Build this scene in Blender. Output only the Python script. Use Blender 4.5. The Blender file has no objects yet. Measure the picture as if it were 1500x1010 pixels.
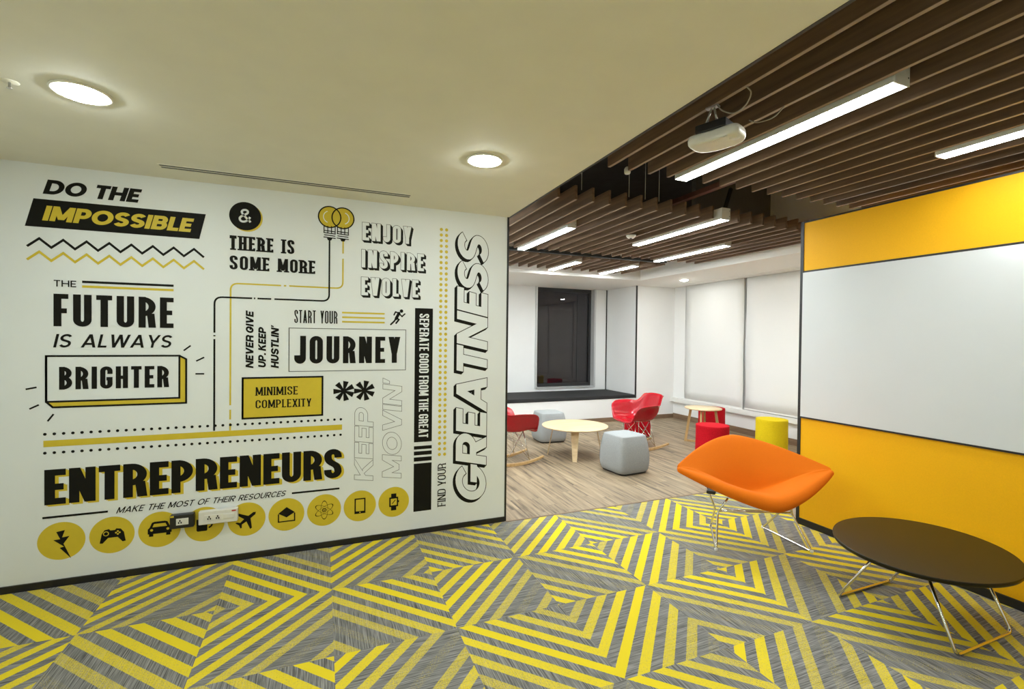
import bpy, bmesh, math, random
from math import sin, cos, pi, radians, sqrt, hypot
from mathutils import Vector, Matrix
from mathutils.geometry import tessellate_polygon

random.seed(7)
SC = bpy.context.scene
COL = SC.collection

# ------------------------------------------------------------------ camera
FPX, YAW, PITCH, ROLL, EYE = 689.2, radians(21.99), radians(-0.728), radians(0.628), 1.45
FW = Vector((sin(YAW) * cos(PITCH), cos(YAW) * cos(PITCH), sin(PITCH)))
_r0 = Vector((cos(YAW), -sin(YAW), 0)); _u0 = _r0.cross(FW)
RT = _r0 * cos(ROLL) + _u0 * sin(ROLL)
UP = _u0 * cos(ROLL) - _r0 * sin(ROLL)
cam_data = bpy.data.cameras.new('camera'); cam = bpy.data.objects.new('camera', cam_data); COL.objects.link(cam)
cam_data.sensor_fit = 'HORIZONTAL'; cam_data.sensor_width = 36; cam_data.lens = FPX / 1500 * 36
cam_data.clip_start = 0.05; cam_data.clip_end = 60
cam.matrix_world = Matrix(((RT.x, UP.x, -FW.x, 0), (RT.y, UP.y, -FW.y, 0), (RT.z, UP.z, -FW.z, EYE), (0, 0, 0, 1)))
SC.camera = cam

# ------------------------------------------------------------------ world, exposure
w = bpy.data.worlds.new('night'); SC.world = w; w.use_nodes = True
w.node_tree.nodes['Background'].inputs[0].default_value = (0.012, 0.012, 0.016, 1)
w.node_tree.nodes['Background'].inputs[1].default_value = 1.0
SC.view_settings.view_transform = 'Standard'; SC.view_settings.look = 'None'
SC.view_settings.exposure = 0.5; SC.view_settings.gamma = 1.0; SC.view_settings.use_curve_mapping = False
E_LINEAR = 28.5      # strip light diffusers, front
E_LOUNGE = 61.0      # strip light diffusers, lounge
E_DOWN = 112.0        # round downlight lenses
E_DOWN_BACK = 110.0

# ------------------------------------------------------------------ materials
def nt_new(name):
    m = bpy.data.materials.new(name); m.use_nodes = True
    nt = m.node_tree
    return m, nt, nt.nodes, nt.links, nt.nodes['Principled BSDF']

def plain(name, col, rough=0.6, metal=0.0, noise=0.0, nscale=40.0, bump=0.0, bscale=300.0, spec=0.5, coat=0.0, stretch=(1, 1, 1)):
    """principled surface; optional fine procedural mottling and bump"""
    m, nt, N, L, b = nt_new(name)
    b.inputs['Base Color'].default_value = (*col, 1); b.inputs['Roughness'].default_value = rough
    b.inputs['Metallic'].default_value = metal; b.inputs['Specular IOR Level'].default_value = spec
    if coat: b.inputs['Coat Weight'].default_value = coat; b.inputs['Coat Roughness'].default_value = 0.08
    if noise or bump:
        tc = N.new('ShaderNodeTexCoord'); mp = N.new('ShaderNodeMapping'); mp.inputs['Scale'].default_value = stretch
        L.new(tc.outputs['Object'], mp.inputs['Vector'])
    if noise:
        n = N.new('ShaderNodeTexNoise'); n.inputs['Scale'].default_value = nscale; n.inputs['Detail'].default_value = 4
        L.new(mp.outputs['Vector'], n.inputs['Vector'])
        r = N.new('ShaderNodeValToRGB')
        lo = [max(0, c * (1 - noise)) for c in col]; hi = [min(1, c * (1 + noise)) for c in col]
        r.color_ramp.elements[0].position = 0.3; r.color_ramp.elements[1].position = 0.7
        r.color_ramp.elements[0].color = (*lo, 1); r.color_ramp.elements[1].color = (*hi, 1)
        L.new(n.outputs['Fac'], r.inputs['Fac']); L.new(r.outputs['Color'], b.inputs['Base Color'])
    if bump:
        n2 = N.new('ShaderNodeTexNoise'); n2.inputs['Scale'].default_value = bscale; n2.inputs['Detail'].default_value = 2
        L.new(mp.outputs['Vector'], n2.inputs['Vector'])
        bp = N.new('ShaderNodeBump'); bp.inputs['Strength'].default_value = bump; bp.inputs['Distance'].default_value = 0.003
        L.new(n2.outputs['Fac'], bp.inputs['Height']); L.new(bp.outputs['Normal'], b.inputs['Normal'])
    return m

def emitter(name, col, strength):
    m, nt, N, L, b = nt_new(name)
    b.inputs['Base Color'].default_value = (0.9, 0.9, 0.9, 1)
    b.inputs['Emission Color'].default_value = (*col, 1); b.inputs['Emission Strength'].default_value = strength
    return m

def wood(name, dark, light, scale=(1, 18, 18), rough=0.45, wscale=2.2, detail=6):
    """grain stretched along one axis of the object"""
    m, nt, N, L, b = nt_new(name)
    tc = N.new('ShaderNodeTexCoord'); mp = N.new('ShaderNodeMapping'); mp.inputs['Scale'].default_value = scale
    n = N.new('ShaderNodeTexNoise'); n.inputs['Scale'].default_value = wscale; n.inputs['Detail'].default_value = detail
    r = N.new('ShaderNodeValToRGB'); r.color_ramp.elements[0].position = 0.32; r.color_ramp.elements[1].position = 0.68
    r.color_ramp.elements[0].color = (*dark, 1); r.color_ramp.elements[1].color = (*light, 1)
    L.new(tc.outputs['Object'], mp.inputs['Vector']); L.new(mp.outputs['Vector'], n.inputs['Vector'])
    L.new(n.outputs['Fac'], r.inputs['Fac']); L.new(r.outputs['Color'], b.inputs['Base Color'])
    b.inputs['Roughness'].default_value = rough
    return m

def mth(N, L, op, a, b=None, c=None):
    n = N.new('ShaderNodeMath'); n.operation = op
    for i, v in enumerate((a, b, c)):
        if v is None: continue
        if isinstance(v, (int, float)): n.inputs[i].default_value = v
        else: L.new(v, n.inputs[i])
    return n.outputs[0]

def carpet_material():
    m, nt, N, L, b = nt_new('carpet_tile')
    us = N.new('ShaderNodeUVMap'); us.uv_map = 'stripe'
    ug = N.new('ShaderNodeUVMap'); ug.uv_map = 'grain'
    sx = N.new('ShaderNodeSeparateXYZ'); L.new(us.outputs['UV'], sx.inputs[0])
    u = sx.outputs[0]
    k = mth(N, L, 'ROUND', u)
    fr = mth(N, L, 'ABSOLUTE', mth(N, L, 'SUBTRACT', u, k))
    # ragged stripe edge of tufted yarn
    gm = N.new('ShaderNodeMapping'); gm.inputs['Scale'].default_value = (520, 520, 1); L.new(ug.outputs['UV'], gm.inputs['Vector'])
    wn = N.new('ShaderNodeTexWhiteNoise'); wn.noise_dimensions = '2D'
    vf = N.new('ShaderNodeVectorMath'); vf.operation = 'FLOOR'; L.new(gm.outputs['Vector'], vf.inputs[0]); L.new(vf.outputs[0], wn.inputs['Vector'])
    rnd = wn.outputs['Value']
    edge = mth(N, L, 'ADD', 0.235, mth(N, L, 'MULTIPLY', rnd, 0.03))
    mask = mth(N, L, 'LESS_THAN', fr, edge)
    d = mth(N, L, 'DIVIDE', mth(N, L, 'PINGPONG', k, 4.0), 4.0)
    rp = N.new('ShaderNodeValToRGB'); e = rp.color_ramp.elements
    vals = [(0, 1.0), (.25, .92), (.5, .74), (.75, .52), (1, .06)]
    e[0].position = 0; e[1].position = 1
    for p, v in vals[1:-1]: e.new(p)
    for el, (p, v) in zip(sorted(e, key=lambda q: q.position), vals): el.color = (v, v, v, 1)
    L.new(d, rp.inputs['Fac'])
    sp = N.new('ShaderNodeSeparateColor'); L.new(rp.outputs['Color'], sp.inputs[0])
    yarn = mth(N, L, 'ADD', mth(N, L, 'MULTIPLY', mth(N, L, 'LESS_THAN', rnd, sp.outputs[0]), .5), mth(N, L, 'MULTIPLY', sp.outputs[0], .5))
    on = mth(N, L, 'MULTIPLY', mask, yarn)
    # grey heathered ground, streaked along the tile's machine direction
    g2 = N.new('ShaderNodeMapping'); g2.inputs['Scale'].default_value = (7, 190, 1); L.new(ug.outputs['UV'], g2.inputs['Vector'])
    ns = N.new('ShaderNodeTexNoise'); ns.inputs['Scale'].default_value = 1; ns.inputs['Detail'].default_value = 3; L.new(g2.outputs['Vector'], ns.inputs['Vector'])
    rg = N.new('ShaderNodeValToRGB'); ge = rg.color_ramp.elements
    ge[0].position = .33; ge[1].position = .68
    ge[0].color = (.09, .088, .083, 1); ge[1].color = (.33, .325, .31, 1)
    L.new(ns.outputs['Fac'], rg.inputs['Fac'])
    mx = N.new('ShaderNodeMix'); mx.data_type = 'RGBA'
    L.new(on, mx.inputs['Factor']); L.new(rg.outputs['Color'], mx.inputs['A']); mx.inputs['B'].default_value = (.79, .625, .028, 1)
    L.new(mx.outputs['Result'], b.inputs['Base Color'])
    b.inputs['Roughness'].default_value = .95; b.inputs['Specular IOR Level'].default_value = .1
    bp = N.new('ShaderNodeBump'); bp.inputs['Strength'].default_value = .35; bp.inputs['Distance'].default_value = .002
    L.new(rnd, bp.inputs['Height']); L.new(bp.outputs['Normal'], b.inputs['Normal'])
    return m

def plank_material():
    m, nt, N, L, b = nt_new('vinyl_plank')
    tc = N.new('ShaderNodeTexCoord'); sep = N.new('ShaderNodeSeparateXYZ'); L.new(tc.outputs['Object'], sep.inputs[0])
    row = mth(N, L, 'FLOOR', mth(N, L, 'DIVIDE', sep.outputs[0], .092))
    w1 = N.new('ShaderNodeTexWhiteNoise'); w1.noise_dimensions = '1D'; L.new(row, w1.inputs['W'])
    yy = mth(N, L, 'ADD', mth(N, L, 'DIVIDE', sep.outputs[1], .92), mth(N, L, 'MULTIPLY', w1.outputs['Value'], 7.0))
    cell = mth(N, L, 'FLOOR', yy)
    w2 = N.new('ShaderNodeTexWhiteNoise'); w2.noise_dimensions = '2D'
    cv = N.new('ShaderNodeCombineXYZ'); L.new(row, cv.inputs[0]); L.new(cell, cv.inputs[1]); L.new(cv.outputs[0], w2.inputs['Vector'])
    mp = N.new('ShaderNodeMapping'); mp.inputs['Scale'].default_value = (30, 1.7, 1); L.new(tc.outputs['Object'], mp.inputs['Vector'])
    off = N.new('ShaderNodeVectorMath'); off.operation = 'ADD'; L.new(mp.outputs['Vector'], off.inputs[0])
    sc2 = N.new('ShaderNodeVectorMath'); sc2.operation = 'SCALE'; L.new(w2.outputs['Color'], sc2.inputs[0]); sc2.inputs['Scale'].default_value = 9.0
    L.new(sc2.outputs[0], off.inputs[1])
    n = N.new('ShaderNodeTexNoise'); n.inputs['Scale'].default_value = 1; n.inputs['Detail'].default_value = 7; n.inputs['Roughness'].default_value = .62
    L.new(off.outputs[0], n.inputs['Vector'])
    r = N.new('ShaderNodeValToRGB'); e = r.color_ramp.elements
    e[0].position = .33; e[0].color = (.075, .052, .030, 1); e[1].position = .66; e[1].color = (.44, .34, .22, 1)
    q = e.new(.46); q.color = (.275, .205, .128, 1)
    L.new(n.outputs['Fac'], r.inputs['Fac'])
    mx = N.new('ShaderNodeMix'); mx.data_type = 'RGBA'; mx.blend_type = 'MULTIPLY'; mx.inputs['Factor'].default_value = 1
    tone = N.new('ShaderNodeValToRGB'); tone.color_ramp.elements[0].color = (.80, .80, .80, 1); tone.color_ramp.elements[1].color = (1.0, .98, .95, 1)
    L.new(w2.outputs['Value'], tone.inputs['Fac'])
    L.new(r.outputs['Color'], mx.inputs['A']); L.new(tone.outputs['Color'], mx.inputs['B'])
    # joints
    fx = mth(N, L, 'FRACT', mth(N, L, 'DIVIDE', sep.outputs[0], .092)); fy = mth(N, L, 'FRACT', yy)
    j = mth(N, L, 'MAXIMUM', mth(N, L, 'LESS_THAN', fx, .025), mth(N, L, 'LESS_THAN', fy, .0035))
    m2 = N.new('ShaderNodeMix'); m2.data_type = 'RGBA'; L.new(mth(N, L, 'MULTIPLY', j, .55), m2.inputs['Factor'])
    L.new(mx.outputs['Result'], m2.inputs['A']); m2.inputs['B'].default_value = (.12, .085, .06, 1)
    L.new(m2.outputs['Result'], b.inputs['Base Color']); b.inputs['Roughness'].default_value = .5
    return m

def glass_material():
    m, nt, N, L, b = nt_new('window_glass')
    N.remove(b)
    out = N['Material Output']
    gl = N.new('ShaderNodeBsdfGlossy'); gl.inputs['Roughness'].default_value = .005; gl.inputs['Color'].default_value = (.95, .88, .84, 1)
    tr = N.new('ShaderNodeBsdfTransparent'); tr.inputs['Color'].default_value = (.55, .56, .58, 1)
    fr = N.new('ShaderNodeFresnel'); fr.inputs['IOR'].default_value = 1.5
    f2 = mth(N, L, 'MULTIPLY', fr.outputs[0], 1.1)
    mx = N.new('ShaderNodeMixShader'); L.new(f2, mx.inputs[0]); L.new(tr.outputs[0], mx.inputs[1]); L.new(gl.outputs[0], mx.inputs[2])
    L.new(mx.outputs[0], out.inputs['Surface'])
    return m

M = {}
M['wall_white'] = plain('wall_white', (.80, .835, .835), .55, bump=.04, bscale=250, noise=.015, nscale=3)
M['ceiling_cream'] = plain('ceiling_cream', (.81, .785, .69), .8, bump=.06, bscale=300, noise=.02, nscale=5)
M['ceiling_white'] = plain('ceiling_white', (.90, .89, .85), .75, bump=.04, bscale=250)
M['lounge_white'] = plain('lounge_white', (.88, .89, .88), .55, bump=.04, bscale=250, noise=.01, nscale=3)
M['black_trim'] = plain('black_trim', (.012, .011, .010), .45, noise=.2, nscale=60)
M['plenum_black'] = plain('plenum_black', (.010, .010, .011), .9, noise=.4, nscale=8)
M['plenum_grey'] = plain('plenum_grey', (.16, .155, .145), .85, noise=.1, nscale=20, stretch=(12, 12, .4))
M['slat'] = wood('slat_walnut', (.13, .078, .044), (.23, .142, .082), (14, 1, 14), .5)
M['slat_edge'] = wood('slat_underside', (.26, .175, .115), (.36, .255, .175), (14, 1, 14), .5)
M['carpet'] = carpet_material()
M['plank'] = plank_material()
M['baseboard_brown'] = wood('baseboard_brown', (.17, .11, .065), (.27, .18, .11), (2, 2, 30), .5)
M['yellow'] = plain('yellow_laminate', (.95, .485, .004), .55, spec=.25, noise=.03, nscale=150, bump=.03, bscale=400)
M['whiteboard'] = plain('whiteboard_enamel', (.70, .73, .745), .16, noise=.01, nscale=3, spec=.5)
M['ink_black'] = plain('ink_black', (.008, .0075, .005), .6, spec=.15, noise=.1, nscale=30)
M['ink_yellow'] = plain('ink_yellow', (.66, .50, .025), .5, noise=.02, nscale=30)
M['ink_white'] = plain('ink_white', (.80, .835, .835), .55, noise=.015, nscale=3)
M['ink_grey'] = plain('ink_grey', (.10, .10, .095), .5, noise=.1, nscale=30)
M['orange'] = plain('orange_wool', (.74, .165, .006), .9, noise=.08, nscale=400, bump=.25, bscale=700, spec=.15)
M['chrome'] = plain('chrome', (.72, .71, .68), .12, 1.0, noise=.03, nscale=20)
M['steel'] = plain('brushed_steel', (.55, .55, .54), .3, 1.0, noise=.05, nscale=30)
M['table_black'] = plain('black_laminate', (.014, .011, .004), .34, noise=.12, nscale=200, bump=.05, bscale=500, spec=.24)
M['plastic_black'] = plain('black_plastic', (.014, .014, .015), .4, noise=.1, nscale=50)
M['glide'] = plain('white_glide', (.75, .75, .73), .4, noise=.02, nscale=50)
M['red_plastic'] = plain('red_fibreglass', (.40, .004, .012), .22, noise=.08, nscale=60, spec=.5)
M['red_felt'] = plain('red_felt', (.52, .007, .016), .9, noise=.25, nscale=160, bump=.3, bscale=500, spec=.15)
M['yellow_felt'] = plain('yellow_felt', (.76, .57, .012), .9, noise=.14, nscale=160, bump=.3, bscale=500, spec=.15)
M['grey_felt'] = plain('grey_felt', (.345, .36, .36), .95, noise=.14, nscale=220, bump=.3, bscale=600, spec=.15)
M['birch'] = wood('pale_birch', (.66, .48, .27), (.80, .62, .38), (2, 22, 22), .4, 1.6)
M['oak'] = wood('light_oak', (.50, .31, .12), (.64, .43, .19), (18, 18, 2), .45, 1.6)
M['cushion'] = plain('black_seat_fabric', (.016, .016, .017), .8, noise=.3, nscale=90, bump=.15, bscale=300)
M['blind'] = plain('blind_fabric', (.84, .85, .83), .8, noise=.012, nscale=500, bump=.05, bscale=900)
M['sill'] = plain('sill_white', (.80, .80, .77), .45, noise=.01, nscale=10)
M['alu'] = plain('window_aluminium', (.62, .63, .63), .4, .3, noise=.03, nscale=40)
M['frame_dark'] = plain('window_frame_dark', (.02, .02, .022), .4, noise=.1, nscale=40)
M['glass'] = glass_material()
M['housing'] = plain('light_housing', (.78, .76, .72), .4, noise=.03, nscale=40)
M['glow'] = emitter('diffuser_glow', (.96, 1, .98), E_LINEAR)
M['glow_lounge'] = emitter('diffuser_glow_lounge', (.93, .99, 1), E_LOUNGE)
M['down'] = emitter('downlight_glow', (.93, 1, .97), E_DOWN)
M['downb'] = emitter('downlight_glow_back', (1, 1, .95), E_DOWN_BACK)
M['white_plastic'] = plain('white_plastic', (.74, .73, .68), .35, noise=.02, nscale=50)
M['cream_plastic'] = plain('cream_plastic', (.72, .70, .62), .3, noise=.02, nscale=50)
M['cable'] = plain('pale_cable', (.35, .31, .25), .5, noise=.05, nscale=50)
M['red_mark'] = plain('red_mark', (.5, .03, .03), .5, noise=.05, nscale=50)
M['rust'] = plain('red_oxide_rail', (.10, .035, .025), .6, noise=.2, nscale=40)
M['rail'] = plain('dark_rail', (.03, .032, .03), .5, noise=.2, nscale=40)

# ------------------------------------------------------------------ mesh builder
class MB:
    def __init__(s): s.v = []; s.f = []; s.m = []; s.sm = []
    def add(s, vs, fs, mi=0, smooth=False):
        o = len(s.v); s.v += [tuple(p) for p in vs]
        for f in fs: s.f.append(tuple(i + o for i in f)); s.m.append(mi); s.sm.append(smooth)
    def box(s, x0, x1, y0, y1, z0, z1, mi=0, bev=0):
        if bev:
            bm = bmesh.new(); bmesh.ops.create_cube(bm, size=1)
            for q in bm.verts: q.co = Vector(((x0 + x1) / 2 + q.co.x * (x1 - x0), (y0 + y1) / 2 + q.co.y * (y1 - y0), (z0 + z1) / 2 + q.co.z * (z1 - z0)))
            bmesh.ops.bevel(bm, geom=bm.edges[:], offset=bev, segments=3, profile=.5, affect='EDGES')
            bm.verts.index_update(); s.add([q.co[:] for q in bm.verts], [[q.index for q in f.verts] for f in bm.faces], mi); bm.free(); return
        s.add([(x0, y0, z0), (x1, y0, z0), (x1, y1, z0), (x0, y1, z0), (x0, y0, z1), (x1, y0, z1), (x1, y1, z1), (x0, y1, z1)],
              [(0, 3, 2, 1), (4, 5, 6, 7), (0, 1, 5, 4), (1, 2, 6, 5), (2, 3, 7, 6), (3, 0, 4, 7)], mi)
    def grid(s, rows, mi=0, closed_u=False, smooth=True, caps=False):
        n = len(rows[0]); vs = [p for r in rows for p in r]; fs = []
        for j in range(len(rows) - 1):
            for i in range(n if closed_u else n - 1):
                a = j * n + i; b = j * n + (i + 1) % n
                fs.append((a, b, b + n, a + n))
        s.add(vs, fs, mi, smooth)
        if caps:
            s.add(rows[0], [tuple(reversed(range(n)))], mi); s.add(rows[-1], [tuple(range(n))], mi)
    def lathe(s, prof, n=48, mi=0, c=(0, 0, 0), smooth=True, sx=1, sy=1):
        rows = [[(c[0] + r * sx * cos(2 * pi * i / n), c[1] + r * sy * sin(2 * pi * i / n), c[2] + z) for i in range(n)] for r, z in prof]
        s.grid(rows, mi, True, smooth, True)
    def tube(s, pts, r, mi=0, n=10, closed=False, rs=None):
        P = [Vector(p) for p in pts]; rows = []; prev = None
        for i, p in enumerate(P):
            if closed: t = P[(i + 1) % len(P)] - P[i - 1]
            elif i == 0: t = P[1] - P[0]
            elif i == len(P) - 1: t = P[-1] - P[-2]
            else: t = (P[i + 1] - P[i]).normalized() + (P[i] - P[i - 1]).normalized()
            t.normalize()
            if prev is None: a = t.orthogonal().normalized()
            else:
                a = prev - t * prev.dot(t)
                a = a.normalized() if a.length > 1e-6 else t.orthogonal().normalized()
            prev = a; b = t.cross(a); rad = rs[i] if rs else r
            rows.append([tuple(p + (a * cos(2 * pi * k / n) + b * sin(2 * pi * k / n)) * rad) for k in range(n)])
        if closed: rows.append(rows[0]); s.grid(rows, mi, True, True)
        else: s.grid(rows, mi, True, True, True)
    def bar(s, p, q, wx, wy, mi=0, side=(0, 0, 1)):
        """square bar from p to q: wx across 'side', wy along it"""
        p = Vector(p); q = Vector(q); t = (q - p).normalized(); sd = Vector(side); a = t.cross(sd).normalized(); b = a.cross(t).normalized()
        c = [a * (i * wx / 2) + b * (j * wy / 2) for i, j in ((-1, -1), (1, -1), (1, 1), (-1, 1))]
        s.grid([[tuple(p + k) for k in c], [tuple(q + k) for k in c]], mi, True, False, True)
    def prism(s, pts, axis, lo, hi, mi=0):
        """extrude a 2-D outline along an axis (0,1,2)"""
        def mk(p, h):
            q = list(p); q.insert(axis, h); return tuple(q)
        n = len(pts); vs = [mk(p, lo) for p in pts] + [mk(p, hi) for p in pts]
        fs = [(i, (i + 1) % n, (i + 1) % n + n, i + n) for i in range(n)]
        s.add(vs, fs, mi)
        tri = tessellate_polygon([[Vector((p[0], p[1], 0)) for p in pts]])
        s.add(vs[:n], [tuple(t) for t in tri], mi); s.add(vs[n:], [tuple(t) for t in tri], mi)
    def build(s, name, mats, parent=None, loc=None, rz=0, fixn=True):
        me = bpy.data.meshes.new(name); me.from_pydata(s.v, [], s.f)
        for mm in (mats if isinstance(mats, (list, tuple)) else [mats]): me.materials.append(M[mm])
        me.polygons.foreach_set('material_index', s.m); me.polygons.foreach_set('use_smooth', s.sm)
        if fixn:
            bm = bmesh.new(); bm.from_mesh(me); bmesh.ops.remove_doubles(bm, verts=bm.verts, dist=1e-6)
            bmesh.ops.recalc_face_normals(bm, faces=bm.faces); bm.to_mesh(me); bm.free()
        me.update()
        o = bpy.data.objects.new(name, me); COL.objects.link(o)
        if parent is not None: o.parent = parent
        if loc is not None: o.location = loc
        o.rotation_euler = (0, 0, rz)
        return o

def thing(name, label, cat, loc=(0, 0, 0), rz=0, group=None):
    o = bpy.data.objects.new(name, None); COL.objects.link(o); o.empty_display_size = .1
    o.location = loc; o.rotation_euler = (0, 0, rz); tag(o, label, cat, group); return o
def tag(o, label, cat, group=None):
    o['label'] = label; o['category'] = cat
    if group: o['group'] = group
    return o
def struct(o): o['kind'] = 'structure'; return o
def dup(root, loc, rz, label, group=None):
    r = root.copy(); COL.objects.link(r); r.location = loc; r.rotation_euler = (0, 0, rz); r['label'] = label
    if group: r['group'] = group
    for ch in list(root.children):
        c = ch.copy(); COL.objects.link(c); c.parent = r
        for g in list(ch.children):
            d = g.copy(); COL.objects.link(d); d.parent = c
    return r
def sbox(name, mat, *b):
    m = MB(); m.box(*b); return struct(m.build(name, mat))
def cr(pts, n=6):
    """catmull-rom through 3-D points"""
    P = [Vector(p) for p in pts]; P = [2 * P[0] - P[1]] + P + [2 * P[-1] - P[-2]]; out = []
    for i in range(1, len(P) - 2):
        for k in range(n):
            t = k / n; a, b, c, d = P[i - 1:i + 3]
            out.append(.5 * ((2 * b) + (c - a) * t + (2 * a - 5 * b + 4 * c - d) * t * t + (3 * b - a - 3 * c + d) * t ** 3))
    return out + [P[-2]]
def rounded(pts, r, n=5):
    """polyline with filleted corners (3-D)"""
    P = [Vector(p) for p in pts]; out = [P[0]]
    for i in range(1, len(P) - 1):
        a = (P[i - 1] - P[i]); b = (P[i + 1] - P[i]); k = min(r, a.length * .45, b.length * .45)
        p0 = P[i] + a.normalized() * k; p1 = P[i] + b.normalized() * k
        for j in range(n + 1):
            t = j / n; out.append(p0 * (1 - t) ** 2 + P[i] * 2 * t * (1 - t) + p1 * t * t)
    return out + [P[-1]]

# ------------------------------------------------------------------ the setting
XL, XE, YM, XP, YB, XR, ZC, ZB, ZT = -1.70, 1.36, 3.464, 3.535, 7.04, 6.12, 2.405, 2.43, 3.25
YREAR = -2.4
# carpet: square tiles, each with diagonal stripes; neighbours quarter-turned so the stripes form diamonds
SX, SY, X0, Y0, PER = .5752, .6022, .6335, 2.2585, .0960
PEAK = {(0, 0): -1.5, (1, 0): 3.2, (0, -1): .3, (1, -1): -.3, (2, 0): -.6, (2, -1): 2.3, (-1, 0): 1.3, (0, 1): 4, (1, 1): 1.4,
        (-1, 1): -1.8, (-2, 0): -1.2, (-2, 1): -1.2, (-3, 0): 1.8, (-3, 1): -1.8, (-1, -1): -3.7, (-2, -1): 3.3, (2, 1): -3.2,
        (3, 1): 1.3, (3, 0): 2.3, (4, 0): -3.1, (3, -1): -3.2, (4, -1): 1.0, (2, -2): -3.8, (1, -2): .3, (3, -2): 2.2, (4, -2): -1.5}
def make_carpet():
    me = bpy.data.meshes.new('floor_carpet'); vs = []; fs = []; u1 = []; u2 = []; YE = 3.447
    for i in range(-5, 6):
        for j in range(-9, 2):
            x0, x1 = X0 + i * SX, X0 + (i + 1) * SX; y0, y1 = Y0 + j * SY, Y0 + (j + 1) * SY
            cx0, cx1, cy0, cy1 = max(x0, XL), min(x1, XP + .09), max(y0, YREAR), min(y1, YE)
            if cx1 <= cx0 or cy1 <= cy0: continue
            sl = (i + j) % 2 == 0; pk = PEAK.get((i, j), random.uniform(-4, 4)); o = len(vs)
            for X, Y in ((cx0, cy0), (cx1, cy0), (cx1, cy1), (cx0, cy1)):
                a, b = (X - x0) / SX, (Y - y0) / SY
                n = (a - b) if sl else (a + b - 1)
                vs.append((X, Y, 0)); u1.append((n * .4163 / PER - pk, 0))
                u2.append((X + i * 3.1, Y + j * 1.7) if sl else (Y + j * 2.3, X + i * 1.9))
            fs.append((o, o + 1, o + 2, o + 3))
    me.from_pydata(vs, [], fs); me.materials.append(M['carpet'])
    a = me.uv_layers.new(name='stripe'); b = me.uv_layers.new(name='grain')
    for l in me.loops: a.data[l.index].uv = u1[l.vertex_index]; b.data[l.index].uv = u2[l.vertex_index]
    o = bpy.data.objects.new('floor_carpet', me); COL.objects.link(o); return struct(o)
make_carpet()
m = MB(); m.box(XP + .09, XR + .2, 0, 3.447, -.02, 0); m.box(.6, XR + .2, 3.447, 8.5, -.02, 0); struct(m.build('floor_wood', 'plank'))
sbox('trim_1', 'baseboard_brown', XE, XP, 3.437, 3.457, 0, .003)
sbox('wall_left', 'wall_white', XL - .1, XL, YREAR, YM, 0, ZC)
sbox('wall_rear', 'wall_white', XL - .1, XP + .1, YREAR - .1, YREAR, 0, ZT)
sbox('wall_front', 'wall_white', XL - .1, XE - .012, YM, YM + .11, 0, ZC)
sbox('trim_2', 'black_trim', XE - .012, XE + .003, YM - .004, YM + .114, 0, ZC)
sbox('baseboard_front', 'black_trim', XL, XE - .012, YM - .010, YM, 0, .037)
sbox('ceiling', 'ceiling_cream', XL - .1, XE, YREAR, YM + .11, ZC, ZT)
sbox('trim_3', 'black_trim', XE, XE + .014, YREAR, YM + .11, ZC - .002, ZC + .05)
sbox('ceiling_slab', 'plenum_black', XL - .1, XR + .2, YREAR - .1, 8.6, ZT, ZT + .1)
# yellow partition with its black frame lines
m = MB(); m.box(XP, XP + .09, YREAR, 2.615, 0, 2.392); struct(m.build('wall_right', 'yellow'))
m = MB(); m.box(XP - .004, XP + .094, 2.600, 2.626, 0, 2.400); m.box(XP - .003, XP + .094, YREAR, 2.6, 2.388, 2.400)
m.box(XP - .013, XP, YREAR, 2.6, 1.9955, 2.008); m.box(XP - .013, XP, YREAR, 2.6, .847, .8585); struct(m.build('trim_4', 'black_trim'))
sbox('baseboard_right', 'black_trim', XP - .012, XP, YREAR, 2.6, 0, .05)
wb = MB(); wb.box(XP - .012, XP - .0008, YREAR + .01, 2.598, .859, 1.995); tag(wb.build('whiteboard', 'whiteboard'), 'long white writing board set across the middle of the yellow partition wall', 'whiteboard')
# lounge: bay wall, right wall, bulkheads
BX, YI = 5.255, 7.985
m = MB(); m.box(BX, XR + .15, YB, YB + .12, 0, ZB); m.box(.6, BX, YB, YB + .12, 0, .40); m.box(BX, BX + .1, YB + .12, YI + .2, 0, ZB)
struct(m.build('wall_back', 'lounge_white'))
m = MB(); m.box(.6, 3.685, YI, YI + .08, .40, ZB); m.box(4.985, BX, YI, YI + .08, .40, ZB); m.box(3.685, 4.985, YI, YI + .08, .40, .515); struct(m.build('wall_bay', 'lounge_white'))
sbox('trim_5', 'black_trim', BX - .003, BX + .022, YB - .003, YB + .012, .40, ZB)
sbox('trim_6', 'black_trim', BX - .022, BX, YI - .006, YI, .46, ZB)
sbox('baseboard_back', 'baseboard_brown', .6, XR, YB - .014, YB, 0, .075)
m = MB(); m.box(XR, XR + .15, 0, YB, 0, ZB + .02); struct(m.build('wall_right_lounge', 'lounge_white'))
sbox('baseboard_right_lounge', 'baseboard_brown', XR - .014, XR, 0, YB - .014, 0, .09)
sbox('trim_7', 'sill', XR - .075, XR, 0, YB, .312, .388)
sbox('wall_left_lounge', 'wall_white', .5, .6, YM + .11, 8.1, 0, ZT)
m = MB(); m.box(.6, XR + .2, 6.414, 8.6, ZB, ZT); m.box(4.86, XR + .2, 0, 6.414, ZB, ZT); struct(m.build('ceiling_bulkhead', 'ceiling_white'))
# plenum wall seen above the slats: black to the left, grey blockwork to the right
m = MB(); m.box(XE, 4.86, 5.10, 5.16, 2.62, ZT, 0); m.box(3.74, 4.86, 4.0, 4.06, 2.62, ZT, 1); struct(m.build('wall_plenum', ['plenum_black', 'plenum_grey']))

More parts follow.
